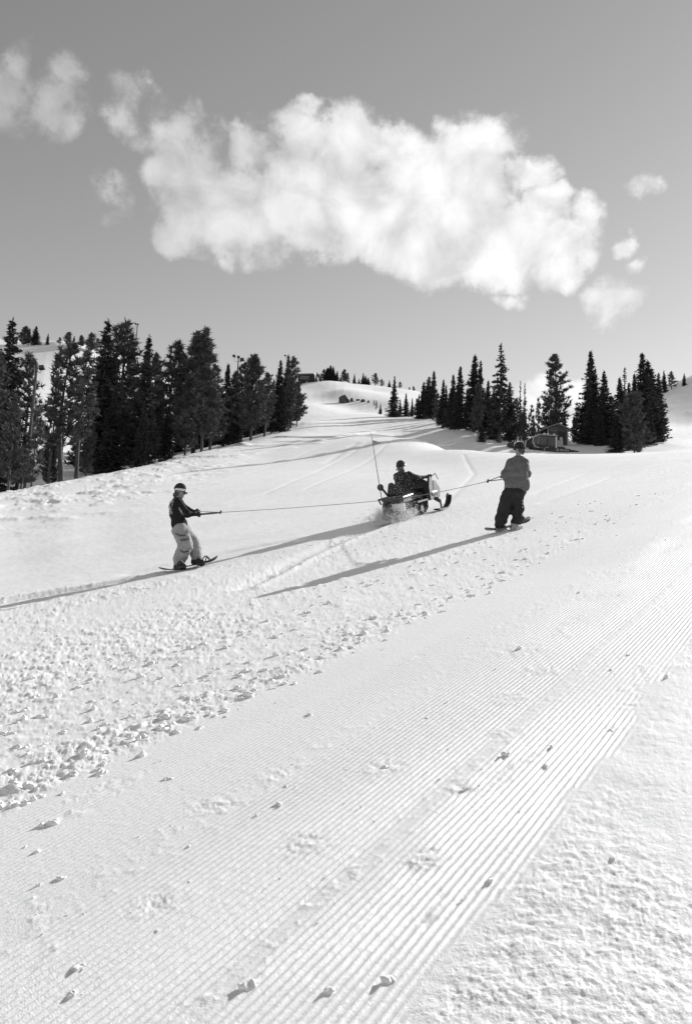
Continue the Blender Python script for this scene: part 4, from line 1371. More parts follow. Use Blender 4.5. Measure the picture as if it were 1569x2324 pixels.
rock(778, 914, 21, 25, 'largest dark boulder at the left of the snowy mound', 1)
rock(789, 914, 9, 12, 'upright rock leaning on the largest boulder', 2)
rock(797, 911, 7, 12, 'narrow slanted rock right of the boulder pair', 3)
rock(812, 909, 10, 5, 'low flat rock in the middle of the mound face', 4)
rock(823, 912, 11, 9, 'medium dark rock right of the flat one', 5)
rock(835, 914, 5, 8, 'smallest pointed rock at the right end of the mound', 6)
for x, y, h_, lb in ((853, 930, 2.4, 'dark shrub on the cut bank left of the tiny lone fir'), (848, 922, 1.8, 'twiggy shrub on the bank above the dark one')):
    q = G(x, y, 120)
    tree_at(q[0], q[1], h_, 'sapling', lb, 1.0, 'shrubs on the bank')

# ------------------------------------------------------------------ snowmobile
def build_sled():
    o0 = G(898, 1182, 5)
    az = R(29)
    f2 = np.array([math.sin(az), math.cos(az)])
    q1 = o0[:2] + f2 * 2.2
    z1 = float(H0(np.array([q1[0]]), np.array([q1[1]]))[0])
    fw = Vector((f2[0] * 2.2, f2[1] * 2.2, (z1 - o0[2]))).normalized()
    rt = Vector((math.cos(az), -math.sin(az), 0.07)).normalized()
    up = rt.cross(fw).normalized()
    rt = fw.cross(up).normalized()
    mw = Matrix((rt, fw, up)).transposed().to_4x4()
    mw.translation = Vector(o0)
    t = thing('snowmobile', 'dark snowmobile with whip flag towing two snowboarders uphill', 'snowmobile')
    t.matrix_world = mw @ Matrix.Diagonal((1, 0.87, 1, 1))
    # track
    prof = [(0.0, 0.22), (0.05, 0.08), (0.22, 0.0), (1.55, 0.0), (1.85, 0.14), (1.88, 0.30), (1.75, 0.40), (0.2, 0.42), (0.06, 0.36)]
    tr = MB().prism(prof, 'x', -0.24, 0.24).build('track', M_RUBBER, t)
    lg = MB()
    for i in range(14):
        lg.box((0, 0.25 + i * 0.098, -0.015), (0.46, 0.03, 0.04))
    for i in range(4):
        lg.box((0, -0.015, 0.10 + i * 0.085), (0.46, 0.04, 0.03))
    lg.build('lug', M_RUBBER, tr)
    for x in (-0.27, 0.27):
        for y in (0.22, 0.75, 1.25):
            MB().tube([(x - 0.02, y, 0.17), (x + 0.02, y, 0.17)], 0.11, 12).build('wheel', M_DSTEEL, tr)
    MB().prism([(-0.05, 0.44), (1.95, 0.44), (1.95, 0.62), (0.4, 0.56), (-0.05, 0.52)], 'x', -0.27, 0.27).build('tunnel', M_DARK, t)
    MB().prism([(-0.10, 0.48), (-0.06, 0.48), (-0.16, 0.08), (-0.20, 0.08)], 'x', -0.27, 0.02).build('snow_flap', M_RUBBER, t)
    MB().box((0.17, -0.13, 0.33), (0.34, 0.05, 0.20)).build('reflector_panel', M_WHITE, t)
    for s in (-1, 1):
        MB().box((s * 0.36, 1.15, 0.38), (0.16, 1.15, 0.05)).build('running_board', M_DARK, t)
    # rear rack
    rk = MB()
    rk.tube([(-0.34, -0.16, 0.58), (0.34, -0.16, 0.58)], 0.025, 6)
    for s in (-1, 1):
        rk.tube([(s * 0.34, -0.16, 0.58), (s * 0.33, 0.55, 0.60)], 0.022, 6)
        rk.tube([(s * 0.30, 0.1, 0.59), (s * 0.22, 0.12, 0.5)], 0.02, 6)
        rk.tube([(s * 0.34, -0.16, 0.58), (s * 0.30, -0.12, 0.45)], 0.022, 6)
    for y in (0.08, 0.3, 0.52):
        rk.tube([(-0.34, y, 0.595), (0.34, y, 0.595)], 0.016, 6)
    rk.build('rear_rack', M_DSTEEL, t)
    MB().box((0.02, -0.20, 0.56), (0.46, 0.04, 0.10)).build('tail_panel', M_GREY_PANEL, t)
    sdf_obj('cargo_bag', [('c', (-0.18, 0.36, 0.70), (-0.16, 0.38, 0.88), 0.10, 0.085), ('c', (-0.04, 0.4, 0.68), (-0.02, 0.42, 0.80), 0.11, 0.09)], 0.025, M_SEAT, t, 0.06)
    # seat
    sdf_obj('seat', [('c', (0, 0.62, 0.70), (0, 1.35, 0.68), 0.15, 0.13), ('c', (-0.08, 0.6, 0.62), (-0.07, 1.4, 0.60), 0.12, 0.11), ('c', (0.08, 0.6, 0.62), (0.07, 1.4, 0.60), 0.12, 0.11)], 0.025, M_SEAT, t, 0.06)
    # bodywork
    sdf_obj('hood', [('e', (0, 2.05, 0.58), (0.38, 0.60, 0.30)), ('e', (0, 2.35, 0.55), (0.30, 0.42, 0.24)), ('e', (0, 1.74, 0.76), (0.27, 0.24, 0.20)),
                     ('c', (-0.36, 1.65, 0.50), (-0.33, 2.1, 0.50), 0.13, 0.15), ('c', (0.36, 1.65, 0.50), (0.33, 2.1, 0.50), 0.13, 0.15)], 0.03, M_DARK, t, 0.10)
    for s in (-1, 1):
        MB().prism([(1.80, 0.40), (2.25, 0.36), (2.35, 0.58), (2.02, 0.84), (1.86, 0.84)], 'x', s * 0.455 - 0.012, s * 0.455 + 0.012).build('side_panel', M_GREY_PANEL, t)
    for s in (-1, 1):
        MB().prism([(1.50, 0.34), (1.74, 0.34), (1.80, 0.92), (1.62, 0.98), (1.48, 0.7)], 'x', s * 0.44 - 0.03, s * 0.44 + 0.03).build('knee_panel', M_BLACK, t)
    # windshield: curved thin screen
    w = MB()
    V, F = [], []
    for j in range(2):
        for i in range(9):
            a = -1.1 + 2.2 * i / 8
            rr = (0.30, 0.24)[j]
            V.append((math.sin(a) * rr, 1.62 + math.cos(a) * rr * 0.9 - j * 0.12, 0.86 + 0.17 * j))
            V.append((math.sin(a) * (rr - 0.008), 1.62 + math.cos(a) * (rr - 0.008) * 0.9 - j * 0.12, 0.86 + 0.17 * j))
    for i in range(8):
        a, b = 2 * i, 2 * (i + 1)
        c, d = 18 + a, 18 + b
        F += [(a, b, d, c), (b + 1, a + 1, c + 1, d + 1), (c, d, d + 1, c + 1), (b, a, a + 1, b + 1)]
    w.add(V, F).build('windshield', M_GLASS, t)
    hb = MB()
    hb.tube([(-0.38, 1.42, 0.97), (-0.15, 1.50, 0.94), (0, 1.55, 0.90), (0.15, 1.50, 0.94), (0.38, 1.42, 0.97)], 0.018, 6)
    hb.tube([(0, 1.55, 0.98), (0, 1.7, 0.8)], 0.03, 6)
    hb.build('handlebar', M_BLACK, t)
    for s in (-1, 1):
        MB().box((s * 0.42, 1.78, 0.98), (0.13, 0.06, 0.07)).build('mirror', M_BLACK, t)
    MB().tube([(0.40, 1.8, 0.9), (0.5, 2.0, 1.02), (0.48, 2.25, 0.85)], 0.012, 5).build('cable', M_DSTEEL, t)
    # front suspension and skis
    for s in (-1, 1):
        a = MB()
        a.tube([(s * 0.2, 2.1, 0.42), (s * 0.47, 2.2, 0.22)], 0.025, 6)
        a.tube([(s * 0.2, 2.35, 0.42), (s * 0.47, 2.25, 0.22)], 0.025, 6)
        a.tube([(s * 0.25, 2.2, 0.62), (s * 0.45, 2.22, 0.26)], 0.035, 6)
        a.tube([(s * 0.47, 2.22, 0.30), (s * 0.48, 2.24, 0.06)], 0.03, 6)
        a.build('suspension_arm', M_DSTEEL, t)
        pts = [(1.80, 0.05), (2.0, 0.02), (2.55, 0.02), (2.78, 0.10), (2.92, 0.22), (2.97, 0.32)]
        poly = pts + [(y, z + 0.035) for y, z in reversed(pts)]
        sk = MB().prism(poly, 'x', s * 0.48 - 0.085, s * 0.48 + 0.085).build('ski', M_BLACK, t)
        MB().tube([(s * 0.48, 2.97, 0.33), (s * 0.48, 2.96, 0.42), (s * 0.48, 2.86, 0.40), (s * 0.48, 2.62, 0.12)], 0.02, 6).build('ski_loop', M_BLACK, sk)
    fb = MB()
    fb.tube([(-0.3, 2.5, 0.45), (-0.25, 2.85, 0.52), (0.25, 2.85, 0.52), (0.3, 2.5, 0.45)], 0.022, 6)
    fb.tube([(-0.25, 2.85, 0.52), (-0.22, 2.75, 0.30), (0.22, 2.75, 0.30), (0.25, 2.85, 0.52)], 0.02, 6)
    fb.build('front_bumper', M_DSTEEL, t)
    # round lamp on a bent bracket, whip with pennant
    MB().tube([(-0.20, 0.42, 0.62), (-0.24, 0.30, 0.62), (-0.33, 0.18, 0.82)], 0.03, 6).build('lamp_bracket', M_BLACK, t)
    sdf_obj('work_lamp', [('e', (-0.36, 0.12, 0.88), (0.085, 0.075, 0.09))], 0.018, M_BLACK, t)
    wp = MB().tube([(-0.28, -0.08, 0.52), (-0.28, -0.12, 1.2), (-0.29, -0.16, 2.28)], [0.012, 0.010, 0.006], 5).build('whip_pole', M_DSTEEL, t)
    V = []
    n = 8
    for i in range(n + 1):
        s = i / n
        hh = 0.065 * (1 - s) + 0.004
        wob = 0.02 * math.sin(s * 6)
        for dy in (-0.003, 0.003):
            V.append((-0.275 + 0.235 * s, -0.155 + dy + wob, 2.02 - 0.02 * s + hh))
            V.append((-0.27 + 0.235 * s, -0.155 + dy + wob, 2.02 - 0.02 * s - hh))
    F = []
    for i in range(n):
        a, b = i * 4, i * 4 + 4
        F += [(a, b, b + 1, a + 1), (a + 3, b + 3, b + 2, a + 2), (a, a + 2, b + 2, b), (a + 1, b + 1, b + 3, a + 3)]
    MB().add(V, F).build('pennant', M_FLAG, wp)
    return t, mw


SLED, SLED_M = build_sled()


# ------------------------------------------------------------------ people
def wrinkle(amp, f, seed):
    return lambda X, Y, Z: amp * (vnoise(X * f + Y * f * .6, Z * f * 1.5 - Y * f * .4, seed) + 0.6 * vnoise(X * f * 2.1 - Y * f, Z * f * 3.1 + Y * f, seed + 5))


def head_prims(c, fwd, up, s=1.0):
    """head with jaw, nose, brow, ears; fwd = the way the face looks"""
    c = np.asarray(c, float)
    fwd = np.asarray(fwd, float) / np.linalg.norm(fwd)
    up = np.asarray(up, float)
    up = up - fwd * (up @ fwd)
    up = up / np.linalg.norm(up)
    sd = np.cross(fwd, up)
    q = lambda f, u, r: c + s * (fwd * f + up * u + sd * r)
    ax = np.stack([fwd, sd, up])
    return [('e', q(-0.005, 0.02, 0), (0.098 * s, 0.078 * s, 0.112 * s), ax),
            ('e', q(0.030, -0.055, 0), (0.062 * s, 0.058 * s, 0.070 * s), ax),
            ('c', q(0.085, 0.012, 0), q(0.112, -0.026, 0), 0.010 * s, 0.015 * s),
            ('e', q(0.080, 0.028, 0.030), (0.016 * s, 0.022 * s, 0.012 * s), ax),
            ('e', q(0.080, 0.028, -0.030), (0.016 * s, 0.022 * s, 0.012 * s), ax),
            ('c', q(0.088, -0.058, -0.018), q(0.088, -0.058, 0.018), 0.010 * s, 0.010 * s),
            ('e', q(0.074, -0.098, 0), (0.022 * s, 0.024 * s, 0.020 * s), ax),
            ('e', q(-0.012, -0.005, 0.080), (0.022 * s, 0.010 * s, 0.032 * s), ax),
            ('e', q(-0.012, -0.005, -0.080), (0.022 * s, 0.010 * s, 0.032 * s), ax)]


def hand_prims(wrist, palm_dir, curl_dir, thumb_side, s=1.0, r=1.0):
    """palm, four unequal bent fingers closing along curl_dir, thumb leaving the side of the palm"""
    w = np.asarray(wrist, float)
    p = np.asarray(palm_dir, float) / np.linalg.norm(palm_dir)
    c = np.asarray(curl_dir, float)
    c = c - p * (c @ p)
    c = c / np.linalg.norm(c)
    sd = np.cross(p, c) * thumb_side
    out = [('e', w + p * 0.05 * s, (0.050 * s, 0.044 * s, 0.020 * s), np.stack([p, sd, c]))]
    for i, (off, ln) in enumerate(((0.033, 0.072), (0.011, 0.080), (-0.011, 0.074), (-0.032, 0.058))):
        a = w + (p * 0.085 + sd * off) * s
        b = a + (p * 0.5 + c * 0.55) * ln * 0.55 * s
        d = b + (-p * 0.35 + c * 0.75) * ln * 0.55 * s
        e = d + (-p * 0.9 + c * 0.1) * ln * 0.35 * s
        out += [('c', a, b, 0.0115 * r, 0.0105 * r), ('c', b, d, 0.0105 * r, 0.0095 * r), ('c', d, e, 0.0095 * r, 0.0085 * r)]
    a = w + (p * 0.03 + sd * 0.035) * s
    b = a + (p * 0.035 + sd * 0.022 + c * 0.018) * s
    d = b + (p * 0.018 - sd * 0.014 + c * 0.030) * s
    out += [('c', a, b, 0.015 * r, 0.013 * r), ('c', b, d, 0.012 * r, 0.010 * r)]
    return out


def limb(a, b, c, r0, r1, r2):
    return [('c', a, b, r0, r1), ('c', b, c, r1, r2)]


def V3(*a):
    return np.array(a, float)


def snowboard(name, label, tail_px, nose_px, width, mdeck, lift=0.03, group='snowboards', up_extra=0.0, feet=()):
    a, b = G(*tail_px), G(*nose_px)
    a[2] += lift
    b[2] += lift + up_extra
    L = float(np.linalg.norm(b - a))
    fw = (b - a) / L
    rt = np.cross(fw, [0, 0, 1.0])
    rt /= np.linalg.norm(rt)
    up = np.cross(rt, fw)
    t = thing(name, label, 'snowboard', group=group)
    mw = Matrix((Vector(rt), Vector(fw), Vector(up))).transposed().to_4x4()
    mw.translation = Vector(a)
    t.matrix_world = mw
    V, F = [], []
    n = 28
    for i in range(n + 1):
        s = i / n
        e = min(s, 1 - s) * L
        wd = width / 2 * (1 if e > 0.16 else math.sqrt(max(1 - ((0.16 - e) / 0.16) ** 2, 0.004))) * (1 - 0.10 * math.sin(math.pi * s))
        z = 0.085 * max(0, (0.24 - e) / 0.24) ** 1.6
        for x, zz in ((-wd, 0.0), (wd, 0.0), (wd, 0.014), (-wd, 0.014)):
            V.append((x, s * L, z + zz))
    for i in range(n):
        k = i * 4
        for j in range(4):
            F.append((k + j, k + 4 + j, k + 4 + (j + 1) % 4, k + (j + 1) % 4))
    F += [(0, 1, 2, 3), (n * 4 + 3, n * 4 + 2, n * 4 + 1, n * 4)]
    MB().add(V, F).build('deck', mdeck, t, True)
    for y in feet:
        m = MB()
        m.box((0, y, 0.026), (0.24, 0.11, 0.022))
        m.tube([(-0.05, y - 0.06, 0.03), (-0.08, y - 0.055, 0.09), (-0.09, y, 0.13), (-0.08, y + 0.055, 0.09), (-0.05, y + 0.06, 0.03)], 0.012, 5)
        m.tube([(0.05, y - 0.06, 0.03), (0.04, y, 0.14), (0.05, y + 0.06, 0.03)], 0.014, 5)
        m.build('binding', M_BLACK, t)
    return mw


def person(label, origin):
    return thing('person', label, 'person', origin)


RS = [1.0]        # girth of the figure being built


def part(name, prims, step, m, par, org, kk=0.03, noise=None):
    prims = [(q[0], q[1], q[2], q[3] * RS[0], q[4] * RS[0]) if q[0] == 'c' else (q[0], q[1], tuple(c * RS[0] for c in q[2])) + tuple(q[3:]) for q in prims]
    return sdf_obj(name, prims, step, m, par, kk, noise, org)


# --- boarder on the left
def left_boarder():
    Y0 = float(G(425, 1290)[1]) + 0.05
    p = lambda x, y, d=0.0: P(x, y, Y0 + d)
    board = snowboard('snowboard', 'dark snowboard with lifted nose under the boarder in light pants', (362, 1304), (495, 1279), 0.26, M_DECK_L, 0.045, up_extra=0.02, feet=(0.45, 0.98))
    org = G(425, 1290)
    t = person('snowboarder in black printed jacket and light grey pants holding a tow handle', org)
    up = V3(0.02, 0.02, 1)
    hd = p(408.5, 1116)
    fw = V3(1.0, -0.18, -0.16)
    neck = p(402, 1134)
    chest, belly, hip = p(402, 1150), p(405, 1176), p(409, 1199)
    shN, shF = p(404, 1141, -0.15), p(405, 1140, 0.17)
    elN, elF = p(424, 1166, -0.20), p(427, 1160, 0.16)
    wrN, wrF = p(441, 1167, -0.12), p(441, 1162, 0.06)
    hipN, hipF = p(408, 1203, -0.09), p(414, 1202, 0.10)
    knN, knF = p(421, 1238, -0.12), p(439, 1236, 0.14)
    anN, anF = p(406, 1277, -0.02), p(445, 1268, 0.10)
    # body: one continuous surface
    body = [('c', hip, belly, 0.125, 0.115), ('c', belly, chest, 0.115, 0.13), ('c', shN, shF, 0.065, 0.065), ('c', chest, neck, 0.10, 0.055), ('c', neck, hd, 0.052, 0.055)]
    body += limb(shN, elN, wrN, 0.055, 0.042, 0.030) + limb(shF, elF, wrF, 0.055, 0.042, 0.030)
    body += limb(hipN, knN, anN, 0.085, 0.058, 0.042) + limb(hipF, knF, anF, 0.085, 0.058, 0.042)
    body += head_prims(hd + V3(0, 0, -0.005), fw, up)
    part('body', body, 0.013, M_SKIN, t, org, 0.018)
    # gloves with fingers around the handle
    g1 = hand_prims(wrN, V3(1, 0.15, 0.05), V3(0.1, 0.9, -0.2), 1, 1.05, 1.25) + [('c', wrN - V3(0.06, 0, 0), wrN + V3(0.02, 0, 0), 0.042, 0.038)]
    part('glove', g1, 0.008, M_GLOVE, t, org, 0.008)
    g2 = hand_prims(wrF, V3(1, -0.1, 0.0), V3(0.1, -0.9, -0.2), -1, 1.05, 1.25) + [('c', wrF - V3(0.06, 0, 0), wrF + V3(0.02, 0, 0), 0.042, 0.038)]
    part('glove', g2, 0.008, M_GLOVE, t, org, 0.008)
    # jacket
    jk = [('c', p(401, 1147, -0.08), p(402, 1147, 0.08), 0.155, 0.155), ('c', p(402, 1165, -0.07), p(402, 1165, 0.07), 0.155, 0.155), ('c', p(405, 1184, -0.06), p(405, 1184, 0.06), 0.145, 0.145),
          ('c', p(407, 1194, -0.06), p(407, 1194, 0.06), 0.150, 0.150), ('c', chest, neck, 0.12, 0.075), ('c', shN, shF, 0.085, 0.085)]
    jk += limb(shN, elN, wrN + (elN - wrN) * 0.25, 0.085, 0.078, 0.052) + limb(shF, elF, wrF + (elF - wrF) * 0.25, 0.085, 0.078, 0.052)
    part('jacket', jk, 0.016, M_JKT_L, t, org, 0.045, wrinkle(0.010, 9, 3))
    part('collar', [('c', p(397, 1133, -0.05), p(405, 1135, -0.06), 0.030, 0.028), ('c', p(397, 1133, 0.05), p(405, 1135, 0.06), 0.030, 0.028), ('c', p(396, 1132, -0.05), p(396, 1132, 0.05), 0.032, 0.032)], 0.012, M_SHIRT, t, org, 0.03)
    # pants
    pn = [('c', p(408, 1200, -0.07), p(409, 1200, 0.08), 0.145, 0.145)]
    pn += limb(hipN, knN, anN + V3(0, 0, 0.05), 0.150, 0.138, 0.125) + limb(hipF, knF, anF + V3(0, 0, 0.06), 0.145, 0.130, 0.118)
    pants = part('pants', pn, 0.016, M_PANT_L, t, org, 0.05, wrinkle(0.013, 8, 11))
    sm = MB()
    O = org
    for a in ([p(408, 1226, -0.285), p(416, 1225, -0.295), p(427, 1223, -0.26)], [p(409, 1249, -0.24), p(416, 1254, -0.265), p(428, 1251, -0.20)], [p(398, 1211, -0.26), p(409, 1216, -0.28), p(421, 1214, -0.25)]):
        sm.tube([q - O for q in a], 0.011, 5)
    sm.build('pocket_seam', M_SEAM, pants)
    MB().tube([q - O for q in (p(428, 1203, -0.16), p(431, 1222, -0.19), p(433, 1240, -0.17), p(430, 1252, -0.14))], 0.010, 5).build('side_piping', M_BAND, pants)
    # boots
    for an, hl, to in ((anN, p(401, 1289, -0.02), p(416, 1290, -0.16)), (anF, p(441, 1275, 0.10), p(459, 1279, 0.0))):
        part('boot', [('c', an + V3(0, 0, 0.06), hl, 0.085, 0.065), ('c', hl, to, 0.060, 0.052), ('c', an + V3(0.02, -0.02, 0), to, 0.06, 0.045)], 0.014, M_BOOT, t, org, 0.03, wrinkle(0.005, 16, 5))
    # beanie, goggles, hair
    bt = hd + V3(-0.005, 0, 0.058)
    part('beanie', [('e', bt, (0.122, 0.106, 0.095), None), ('e', bt + V3(0.005, 0, 0.045), (0.088, 0.08, 0.075), None)], 0.011, M_BEANIE, t, org, 0.04)
    gb = MB()
    ring = [hd + V3(0.012 + 0.126 * math.cos(a), 0.108 * math.sin(a), 0.030 - 0.012 * math.cos(a)) - O for a in np.linspace(0, 2 * math.pi, 25)]
    for dz in (-0.012, 0.0, 0.012):
        gb.tube([q + V3(0, 0, dz) for q in ring], 0.010, 5)
    gb.build('goggle_strap', M_BAND, t)
    part('goggles', [('c', hd + V3(0.108, -0.055, -0.012), hd + V3(0.112, 0.045, -0.012), 0.034, 0.034)], 0.009, M_LENS, t, org)
    part('hair', [('e', hd + V3(-0.070, 0, -0.045), (0.052, 0.078, 0.060), None), ('e', hd + V3(-0.105, 0, -0.075), (0.032, 0.055, 0.035), None), ('c', hd + V3(-0.01, -0.078, -0.02), hd + V3(-0.05, -0.072, -0.07), 0.018, 0.022)], 0.011, M_HAIR, t, org, 0.04, wrinkle(0.006, 28, 9))
    return p(447, 1160, -0.03), p(447, 1168, -0.05), Y0


# --- boarder on the right, seen from behind
def right_boarder():
    Y0 = float(G(1152, 1205)[1]) + 0.10
    p = lambda x, y, d=0.0: P(x, y, Y0 + d)
    snowboard('snowboard', 'patterned snowboard tipped on its edge below the boarder in black pants', (1104, 1213), (1200, 1192), 0.27, M_DECK_R, 0.04, up_extra=0.04, feet=(0.38, 0.86))
    org = G(1155, 1203)
    t = person('snowboarder seen from behind in grey sweatshirt, black baggy pants and dark beanie', org)
    hd = p(1178, 1019)
    fw = V3(-0.45, 0.85, -0.08)
    up = V3(0, 0.03, 1)
    neck = p(1174, 1038)
    chest, belly, hip = p(1172, 1058), p(1170, 1088), p(1165, 1116)
    shL, shR = p(1157, 1050, 0.02), p(1190, 1050, 0.02)
    elL, elR = p(1145, 1078, 0.08), p(1195, 1076, 0.10)
    wrL, wrR = p(1150, 1086, 0.32), p(1172, 1087, 0.36)
    hipL, hipR = p(1155, 1122), p(1174, 1122)
    knL, knR = p(1143, 1162, 0.05), p(1172, 1158, 0.06)
    anL, anR = p(1137, 1196, -0.02), p(1169, 1188, 0.02)
    body = [('c', hipL, hipR, 0.12, 0.12), ('c', hip, belly, 0.12, 0.115), ('c', belly, chest, 0.115, 0.13), ('c', shL, shR, 0.065, 0.065), ('c', chest, neck, 0.10, 0.056), ('c', neck, hd, 0.054, 0.056)]
    body += limb(shL, elL, wrL, 0.056, 0.044, 0.030) + limb(shR, elR, wrR, 0.056, 0.044, 0.030)
    body += limb(hipL, knL, anL, 0.085, 0.06, 0.043) + limb(hipR, knR, anR, 0.085, 0.06, 0.043)
    body += head_prims(hd + V3(0, 0, -0.005), fw, up)
    part('body', body, 0.013, M_SKIN, t, org, 0.018)
    g1 = hand_prims(wrL, V3(0.1, 0.9, 0.1), V3(-0.9, 0.1, 0.1), 1, 1.05, 1.25)
    part('glove', g1, 0.008, M_GLOVE, t, org, 0.008)
    g2 = hand_prims(wrR, V3(-0.5, 0.8, 0.1), V3(-0.6, -0.5, 0.1), -1, 1.05, 1.25)
    part('glove', g2, 0.008, M_GLOVE, t, org, 0.008)
    jk = [('c', p(1163, 1060), p(1184, 1060), 0.145, 0.145), ('c', p(1162, 1078), p(1181, 1078), 0.148, 0.148), ('c', p(1160, 1094), p(1183, 1094), 0.150, 0.152), ('c', p(1158, 1101), p(1186, 1103), 0.128, 0.135),
          ('c', chest, neck, 0.12, 0.070), ('c', shL, shR, 0.084, 0.084), ('c', p(1166, 1044), p(1182, 1044), 0.075, 0.075)]
    jk += limb(shL, elL, wrL + (elL - wrL) * 0.2, 0.080, 0.090, 0.058) + limb(shR, elR, wrR + (elR - wrR) * 0.2, 0.080, 0.080, 0.058)
    jk += [('c', p(1147, 1080, 0.02), p(1148, 1087, 0.1), 0.075, 0.06)]
    jacket = part('sweatshirt', jk, 0.016, M_JKT_R, t, org, 0.04, wrinkle(0.010, 8, 21))
    part('hood', [('c', p(1168, 1040, -0.05), p(1182, 1040, -0.05), 0.05, 0.05), ('c', p(1164, 1042, 0.02), p(1186, 1042, 0.02), 0.045, 0.045)], 0.014, M_JKT_R, t, org, 0.04)
    part('shirt_hem', [('c', p(1157, 1112), p(1182, 1114), 0.115, 0.118), ('c', p(1154, 1106), p(1183, 1108), 0.10, 0.10)], 0.016, M_SHIRT, t, org, 0.03, wrinkle(0.008, 12, 27))
    pn = [('c', p(1155, 1122), p(1175, 1121), 0.150, 0.140)]
    pn += limb(p(1152, 1124), knL, anL + V3(-0.02, 0, 0.06), 0.150, 0.132, 0.112) + limb(p(1174, 1124), p(1173, 1158, 0.03), anR + V3(0.01, 0, 0.03), 0.140, 0.122, 0.110)
    pn += [('e', p(1133, 1176, 0), (0.11, 0.13, 0.10), None), ('e', p(1175, 1176, 0), (0.115, 0.14, 0.10), None)]
    pants = part('pants', pn, 0.016, M_PANT_R, t, org, 0.045, wrinkle(0.016, 7, 31))
    sm = MB()
    for k in range(4):
        sm.tube([p(1183.5 + k * 0.3, 1128 + k * 7, -0.10) - org, p(1185 + k * 0.2, 1131 + k * 7, -0.08) - org], 0.012, 5)
    sm.build('side_zip', M_STEEL, pants)
    for an, hl, to in ((anL, p(1136, 1204, -0.02), p(1144, 1206, -0.12)), (anR, p(1169, 1197, 0.0), p(1174, 1199, -0.10))):
        part('boot', [('c', an + V3(0, 0, 0.02), hl, 0.092, 0.075), ('c', hl, to, 0.070, 0.060), ('c', hl + V3(-0.07, 0, 0), hl + V3(0.08, 0, 0), 0.055, 0.055)], 0.014, M_BOOT_P, t, org, 0.03, wrinkle(0.007, 16, 35))
    bt = hd + V3(0.0, 0, 0.045)
    part('beanie', [('e', bt, (0.112, 0.120, 0.088), None), ('e', bt + V3(0, 0, 0.030), (0.090, 0.095, 0.078), None)], 0.011, M_BEANIE, t, org, 0.04)
    rg = MB()
    for dz in (-0.045, -0.030):
        rg.tube([bt + V3(0.108 * math.cos(a), 0.116 * math.sin(a), dz) - org for a in np.linspace(0, 2 * math.pi, 25)], 0.012, 5)
    rg.build('beanie_cuff', M_BEANIE, t)
    part('hair', [('e', hd + V3(0.03, -0.055, -0.035), (0.080, 0.05, 0.055), None), ('c', hd + V3(0.05, -0.05, -0.06), hd + V3(0.05, -0.06, -0.11), 0.035, 0.025)], 0.011, M_HAIR, t, org, 0.03, wrinkle(0.007, 28, 37))
    # lettering on the back, laid on the cloth
    from mathutils.bvhtree import BVHTree
    me = jacket.data
    bvh = BVHTree.FromPolygons([v.co for v in me.vertices], [list(f.vertices) for f in me.polygons])
    tm = text_mesh('GOLF GUYS', 0.062, 0.0, M_BAND_DIM, 'lettering')
    ct = p(1177, 1081, 0) - org
    for v in tm.vertices:
        x, z = v.co.x, v.co.y
        hit = bvh.ray_cast(Vector((ct[0] + x, ct[1] - 1.0, ct[2] + z)), Vector((0, 1, 0)))
        v.co = Vector((ct[0] + x, (hit[0].y if hit[0] else ct[1] - 0.15) - 0.004, ct[2] + z))
    obj('lettering', tm, jacket)
    return p(1137, 1080, 0.28), p(1139, 1088, 0.30), Y0


M_BAND_DIM = mat('faded_print', 0.24, 0.8, 0.15, 0.3, 30)
LB = left_boarder()
RS[0] = 0.92
RB = right_boarder()
RS[0] = 1.0


